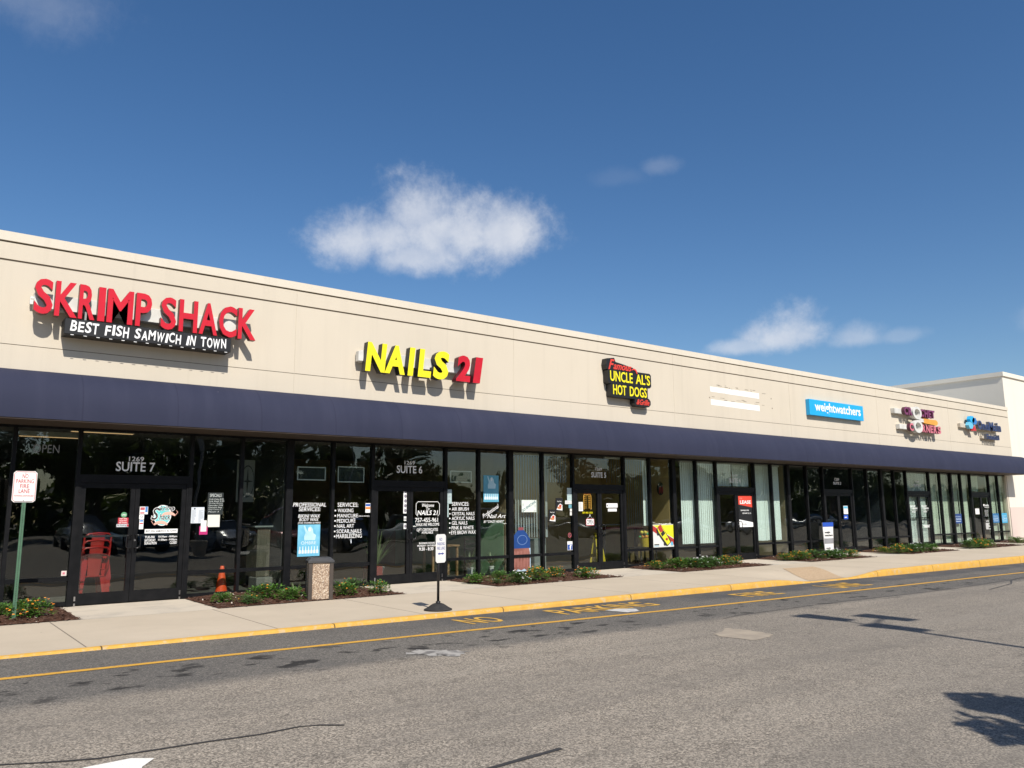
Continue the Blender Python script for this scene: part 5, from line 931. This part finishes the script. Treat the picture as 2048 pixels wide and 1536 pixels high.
# ------------------------------------------------------------------ across the lot: lamp post, cars and trees (mirrored in the glass, casting shadows)
def lamp_post(x, y, label):
    z0 = zr(x); o = thing('lamp_post', label, 'lamp post', (x, y, z0), 'lot lights'); H = 7.9
    mb = MB(); mb.lathe([(.28, -.1), (.28, .7), (.25, .72)], (x, y, z0), 16); part('plinth', mb, CONC, o); mb = MB(); mb.tube([(x, y, z0 + .7), (x, y, z0 + H)], [.075, .05], 10); part('pole', mb, mat('grey_pole', (.3, .3, .3), .5), o)
    for dx, dy in ((.22, .80), (.98, .22), (.02, -.42)):
        t_ = Vector((x, y, z0 + H)); c = t_ + Vector((dx, dy, .12)); mb = MB(); mb.tube([t_, t_.lerp(c, .6) + Vector((0, 0, .03)), c], .028, 6); part('arm', mb, mat('grey_pole', (.3, .3, .3), .5), o)
        mb = MB(); mb.add([tuple(c + Vector((j * .24, i * .40, k))) for k in (-.05, .06) for i, j in ((-1, -.7), (-1, .7), (1, 1), (1, -1))], ((0, 1, 2, 3), (7, 6, 5, 4), (0, 4, 5, 1), (1, 5, 6, 2), (2, 6, 7, 3), (3, 7, 4, 0))); part('lamp_head', mb, mat('grey_pole', (.3, .3, .3), .5), o)
    return o
lamp_post(9.68, -16.9, 'three-headed lot light pole right of the camera'); lamp_post(21, -27, 'three-headed lot light pole across the lot, pale in the left glass')
def tree_proto(name, seed, H, rx, rz, n, leaf, lm, clumps=26, lean=.0):
    r = random.Random(seed); o = thing(name, 'x', 'tree', (0, 0, 0)); BASE[o.name] = (0, 0, 0); cz = H - rz
    cl = []
    for _ in range(clumps):
        while True:
            v = Vector((r.uniform(-1, 1), r.uniform(-1, 1), r.uniform(-1, 1)))
            if .25 < v.length < 1: break
        cl.append((Vector((v.x * rx, v.y * rx, cz + v.z * rz)), r.uniform(.16, .34) * rx))
    mb = MB(); mb.tube([(0, 0, -.1), (.05, .02, H * .2), (0, .05, H * .45), (.05, 0, H * .8)], [H * .028, H * .02, H * .014, .03], 9)
    for c, s in cl[:12]: b = Vector((0, 0, max(H * .22, c.z * .55))); mb.tube([b, b.lerp(c, .5) + Vector((0, 0, -.1)), c], [H * .011, H * .007, .012], 6)
    part('trunk', mb, BARK, o); mb = MB()
    for _ in range(n):
        c, s = r.choice(cl); d = Vector((r.gauss(0, 1), r.gauss(0, 1), r.gauss(0, .8))).normalized() * s * r.random() ** .4; p = c + d; a = Vector((r.uniform(-1, 1), r.uniform(-1, 1), r.uniform(-1, .5))).normalized(); b = a.orthogonal().normalized(); L_ = leaf * r.uniform(.6, 1.3)
        mb.add([p - a * L_, p + b * L_ * .5, p + a * L_, p - b * L_ * .5], ((0, 1, 2, 3),))
    part('crown', mb, lm, o); return o
tA = tree_proto('broadleaf_tree', 11, 11, 4.2, 4.4, 6500, .28, TLEAF, 34); tB = tree_proto('broadleaf_tree', 12, 8, 3.4, 3.0, 5000, .26, TLEAF, 26); tP = tree_proto('pine_tree', 13, 13, 3.0, 4.2, 6500, .3, TLEAF2, 60); tS = tree_proto('young_tree', 14, 5.4, 1.75, 1.85, 5200, .12, TLEAF, 24)
tl = [(tS, 7.35, -17.75, 1., 'small young lot tree just right of the camera', 'lot trees'), (tA, 9, -33, .95, 'broad tree opposite the left shop', 0), (tB, 15, -36, 1.1, 'bushy tree second from the near end of the far row', 0), (tP, 12, -46, 1., 'tall pine behind the near end of the far row', 0), (tA, 20, -44, 1., 'broad tree behind the second lamp post', 0), (tB, 25.5, -42, 1.0, 'bushy tree opposite the services windows', 0), (tB, 30.5, -39, 1.0, 'round tree mirrored over the nail shop door', 0), (tB, 45, -62, .8, 'low distant tree under open sky', 0), (tB, 53, -68, .85, 'second low distant tree under open sky', 0), (tB, 61, -66, .8, 'third low distant tree under open sky', 0),
      (tA, 52, -40, .9, 'broad tree opposite the hot dog shop', 0), (tA, 70, -45, 1., 'broad tree opposite the lease door', 0), (tA, 80, -38, 1.1, 'wide tree opposite the dark shop', 0), (tP, 88, -44, 1., 'pine mirrored in the dark shop', 0), (tA, 98, -42, 1.1, 'wide tree beyond the dark shop', 0), (tB, 112, -48, 1.1, 'bushy tree near the far end of the row', 0), (tA, 125, -50, 1., 'broad tree at the far end of the row', 0), (tA, 2, -40, 1., 'broad tree straight behind the camera', 0), (tP, -6, -46, 1., 'pine behind the camera to the left', 0)]
for i, (t, x, y, s_, lab, g_) in enumerate(tl):
    o = copy_tree(t); o.location = (x, y, zr(x)); o.scale = (s_, s_, s_); o.rotation_euler[2] = i * 1.7; o['label'] = lab; o['group'] = g_ or 'trees across the lot'
for t in (tA, tB, tP, tS):
    for ch in list(t.children): bpy.data.objects.remove(ch)
    bpy.data.objects.remove(t)
mb = MB(); rr = random.Random(5)
for _ in range(42000):
    x = rr.uniform(-40, 190); far = 36 < x < 62; y = (-74 if far else -53) + rr.gauss(0, 1.6); hmax = (5.2 if far else 4.6) + 1.1 * math.sin(x * .37) + .8 * math.sin(x * 1.3); z = zr(x) + rr.uniform(0, hmax)
    a = Vector((rr.uniform(-1, 1), rr.uniform(-1, 1), rr.uniform(-1, 1))).normalized(); b = a.orthogonal().normalized(); L_ = rr.uniform(.2, .5); p = Vector((x, y, z))
    mb.add([p - a * L_, p + b * L_ * .6, p + a * L_, p - b * L_ * .6], ((0, 1, 2, 3),))
setting('woodland_edge', mb, TLEAF, 'dark scrub and woodland edge beyond the parking lot', 'stuff')
def car_proto(name, suv):
    o = thing(name, 'x', 'car', (0, 0, 0)); BASE[o.name] = (0, 0, 0); H = 1.72 if suv else 1.45; W = .92; Ln = 2.35
    st_ = [(-2.35, .45, .70), (-2.25, .32, .86), (-1.6, .28, 1.0 if suv else .95), (-1.0, .26, 1.0), (0, .25, 1.0), (.9, .25, 1.0), (1.5, .27, .98), (2.1, .3, .88), (2.35, .42, .68)]
    mb = MB(); vs = []
    for x, zb, zt in st_:
        f = 1 - .16 * abs(x / Ln) ** 4
        for yy, z in ((-W * f * .94, zb), (-W * f, zb + .2), (-W * f, zt - .22), (-W * f * .92, zt), (0, zt + .03), (W * f * .92, zt), (W * f, zt - .22), (W * f, zb + .2), (W * f * .94, zb)): vs.append((x, yy, z))
    n = 9; mb.add(vs, [(i * n + k, i * n + (k + 1) % n, (i + 1) * n + (k + 1) % n, (i + 1) * n + k) for i in range(len(st_) - 1) for k in range(n)] + [tuple(range(n)), tuple(reversed(range(8 * n, 9 * n)))])
    body = part('body', mb, mat('car_paint', (.5, .5, .52), .25, .3, coat=1.), o, smooth=True)
    a, b, c, d = (-2.15, -1.85, .35, 1.15) if suv else (-1.65, -.95, .25, 1.15); mb = MB(); q = .9; vs = []
    for x, z, w_ in ((a, 1.0, .84), (b, H - .06, .66), (c, H, .68), (d, 1.0, .82)): vs += [(x, -w_, z), (x, w_, z)]
    mb.add(vs, ((0, 2, 3, 1), (2, 4, 5, 3), (4, 6, 7, 5), (0, 6, 4, 2), (1, 3, 5, 7)))
    part('window', mb, mat('car_glass', (.015, .018, .02), .08), o); mb = MB(); mb.add([(b - .03, -.67, H - .05), (c + .05, -.69, H + .01), (c + .05, .69, H + .01), (b - .03, .67, H - .05), (b + .1, -.5, H + .03), (c - .1, -.5, H + .05), (c - .1, .5, H + .05), (b + .1, .5, H + .03)], ((0, 1, 5, 4), (1, 2, 6, 5), (2, 3, 7, 6), (3, 0, 4, 7), (4, 5, 6, 7)))
    part('roof', mb, mat('car_paint', (.5, .5, .52), .25), o)
    for x in (-1.4, 1.42):
        for s_ in (-1, 1):
            mb = MB(); mb.tube([(x, s_ * .95, .33), (x, s_ * .72, .33)], .33, 18); wh = part('wheel', mb, RUB, o); mb = MB(); mb.tube([(x, s_ * .965, .33), (x, s_ * .94, .33)], .2, 14); part('rim', mb, SILV, wh)
    for s_ in (-1, 1):
        mb = MB(); mb.bevbox(2.1, 2.33, s_ * .62 - .17, s_ * .62 + .17, .66, .8, .03); part('headlight', mb, mat('lamp_lens', (.7, .72, .74), .1), o); mb = MB(); mb.bevbox(-2.34, -2.2, s_ * .66 - .14, s_ * .66 + .14, .72, .92, .02); part('tail_light', mb, mat('tail_lens', (.3, .01, .01), .2), o)
    return o
cS, cU = car_proto('parked_sedan', 0), car_proto('parked_suv', 1)
CP = {k: mat('car_paint_' + k, v, .25, .2, coat=1.) for k, v in dict(silver=(.45, .46, .48), white=(.75, .75, .74), dark=(.03, .033, .045), red=(.25, .02, .02), grey=(.16, .17, .18), blue=(.04, .07, .16)).items()}
for i, (p, x, y, a, c, lab) in enumerate(((cS, 6.6, -22.6, 92, 'grey', 'grey sedan mirrored in the left window'), (cU, 9.6, -26.5, 88, 'white', 'white sport utility car behind the grey sedan'), (cS, 12.6, -22.8, 91, 'silver', 'silver sedan mirrored right of the left door'), (cU, 15.7, -22.8, 89, 'red', 'dark red sport utility car mirrored beside the counter'), (cS, 18.8, -22.6, 92, 'blue', 'dark blue sedan mirrored below the slanted lettering'), (cS, 24.5, -26, 90, 'silver', 'silver sedan mirrored in the nail shop door'), (cU, 31, -25, 91, 'grey', 'grey sport utility car mirrored by the nail art lettering'), (cS, 39, -27, 90, 'dark', 'dark sedan mirrored near the food pictures'), (cS, 50, -27, 88, 'white', 'white sedan mirrored in the lease door'), (cU, 63, -29, 90, 'silver', 'silver sport utility car mirrored in the dark shop'), (cS, 74, -30, 91, 'grey', 'grey sedan farthest along the lot'))):
    o = copy_tree(p); o.location = (x, y, zr(x)); o.rotation_euler[2] = R(a); o['label'] = lab; o['group'] = 'cars parked across the lot'
    for ch in o.children:
        if ch.name.split('.')[0] in ('body', 'roof'): ch.material_slots[0].link = 'OBJECT'; ch.material_slots[0].material = CP[c]
for t in (cS, cU):
    for ch in list(t.children_recursive): bpy.data.objects.remove(ch)
    bpy.data.objects.remove(t)
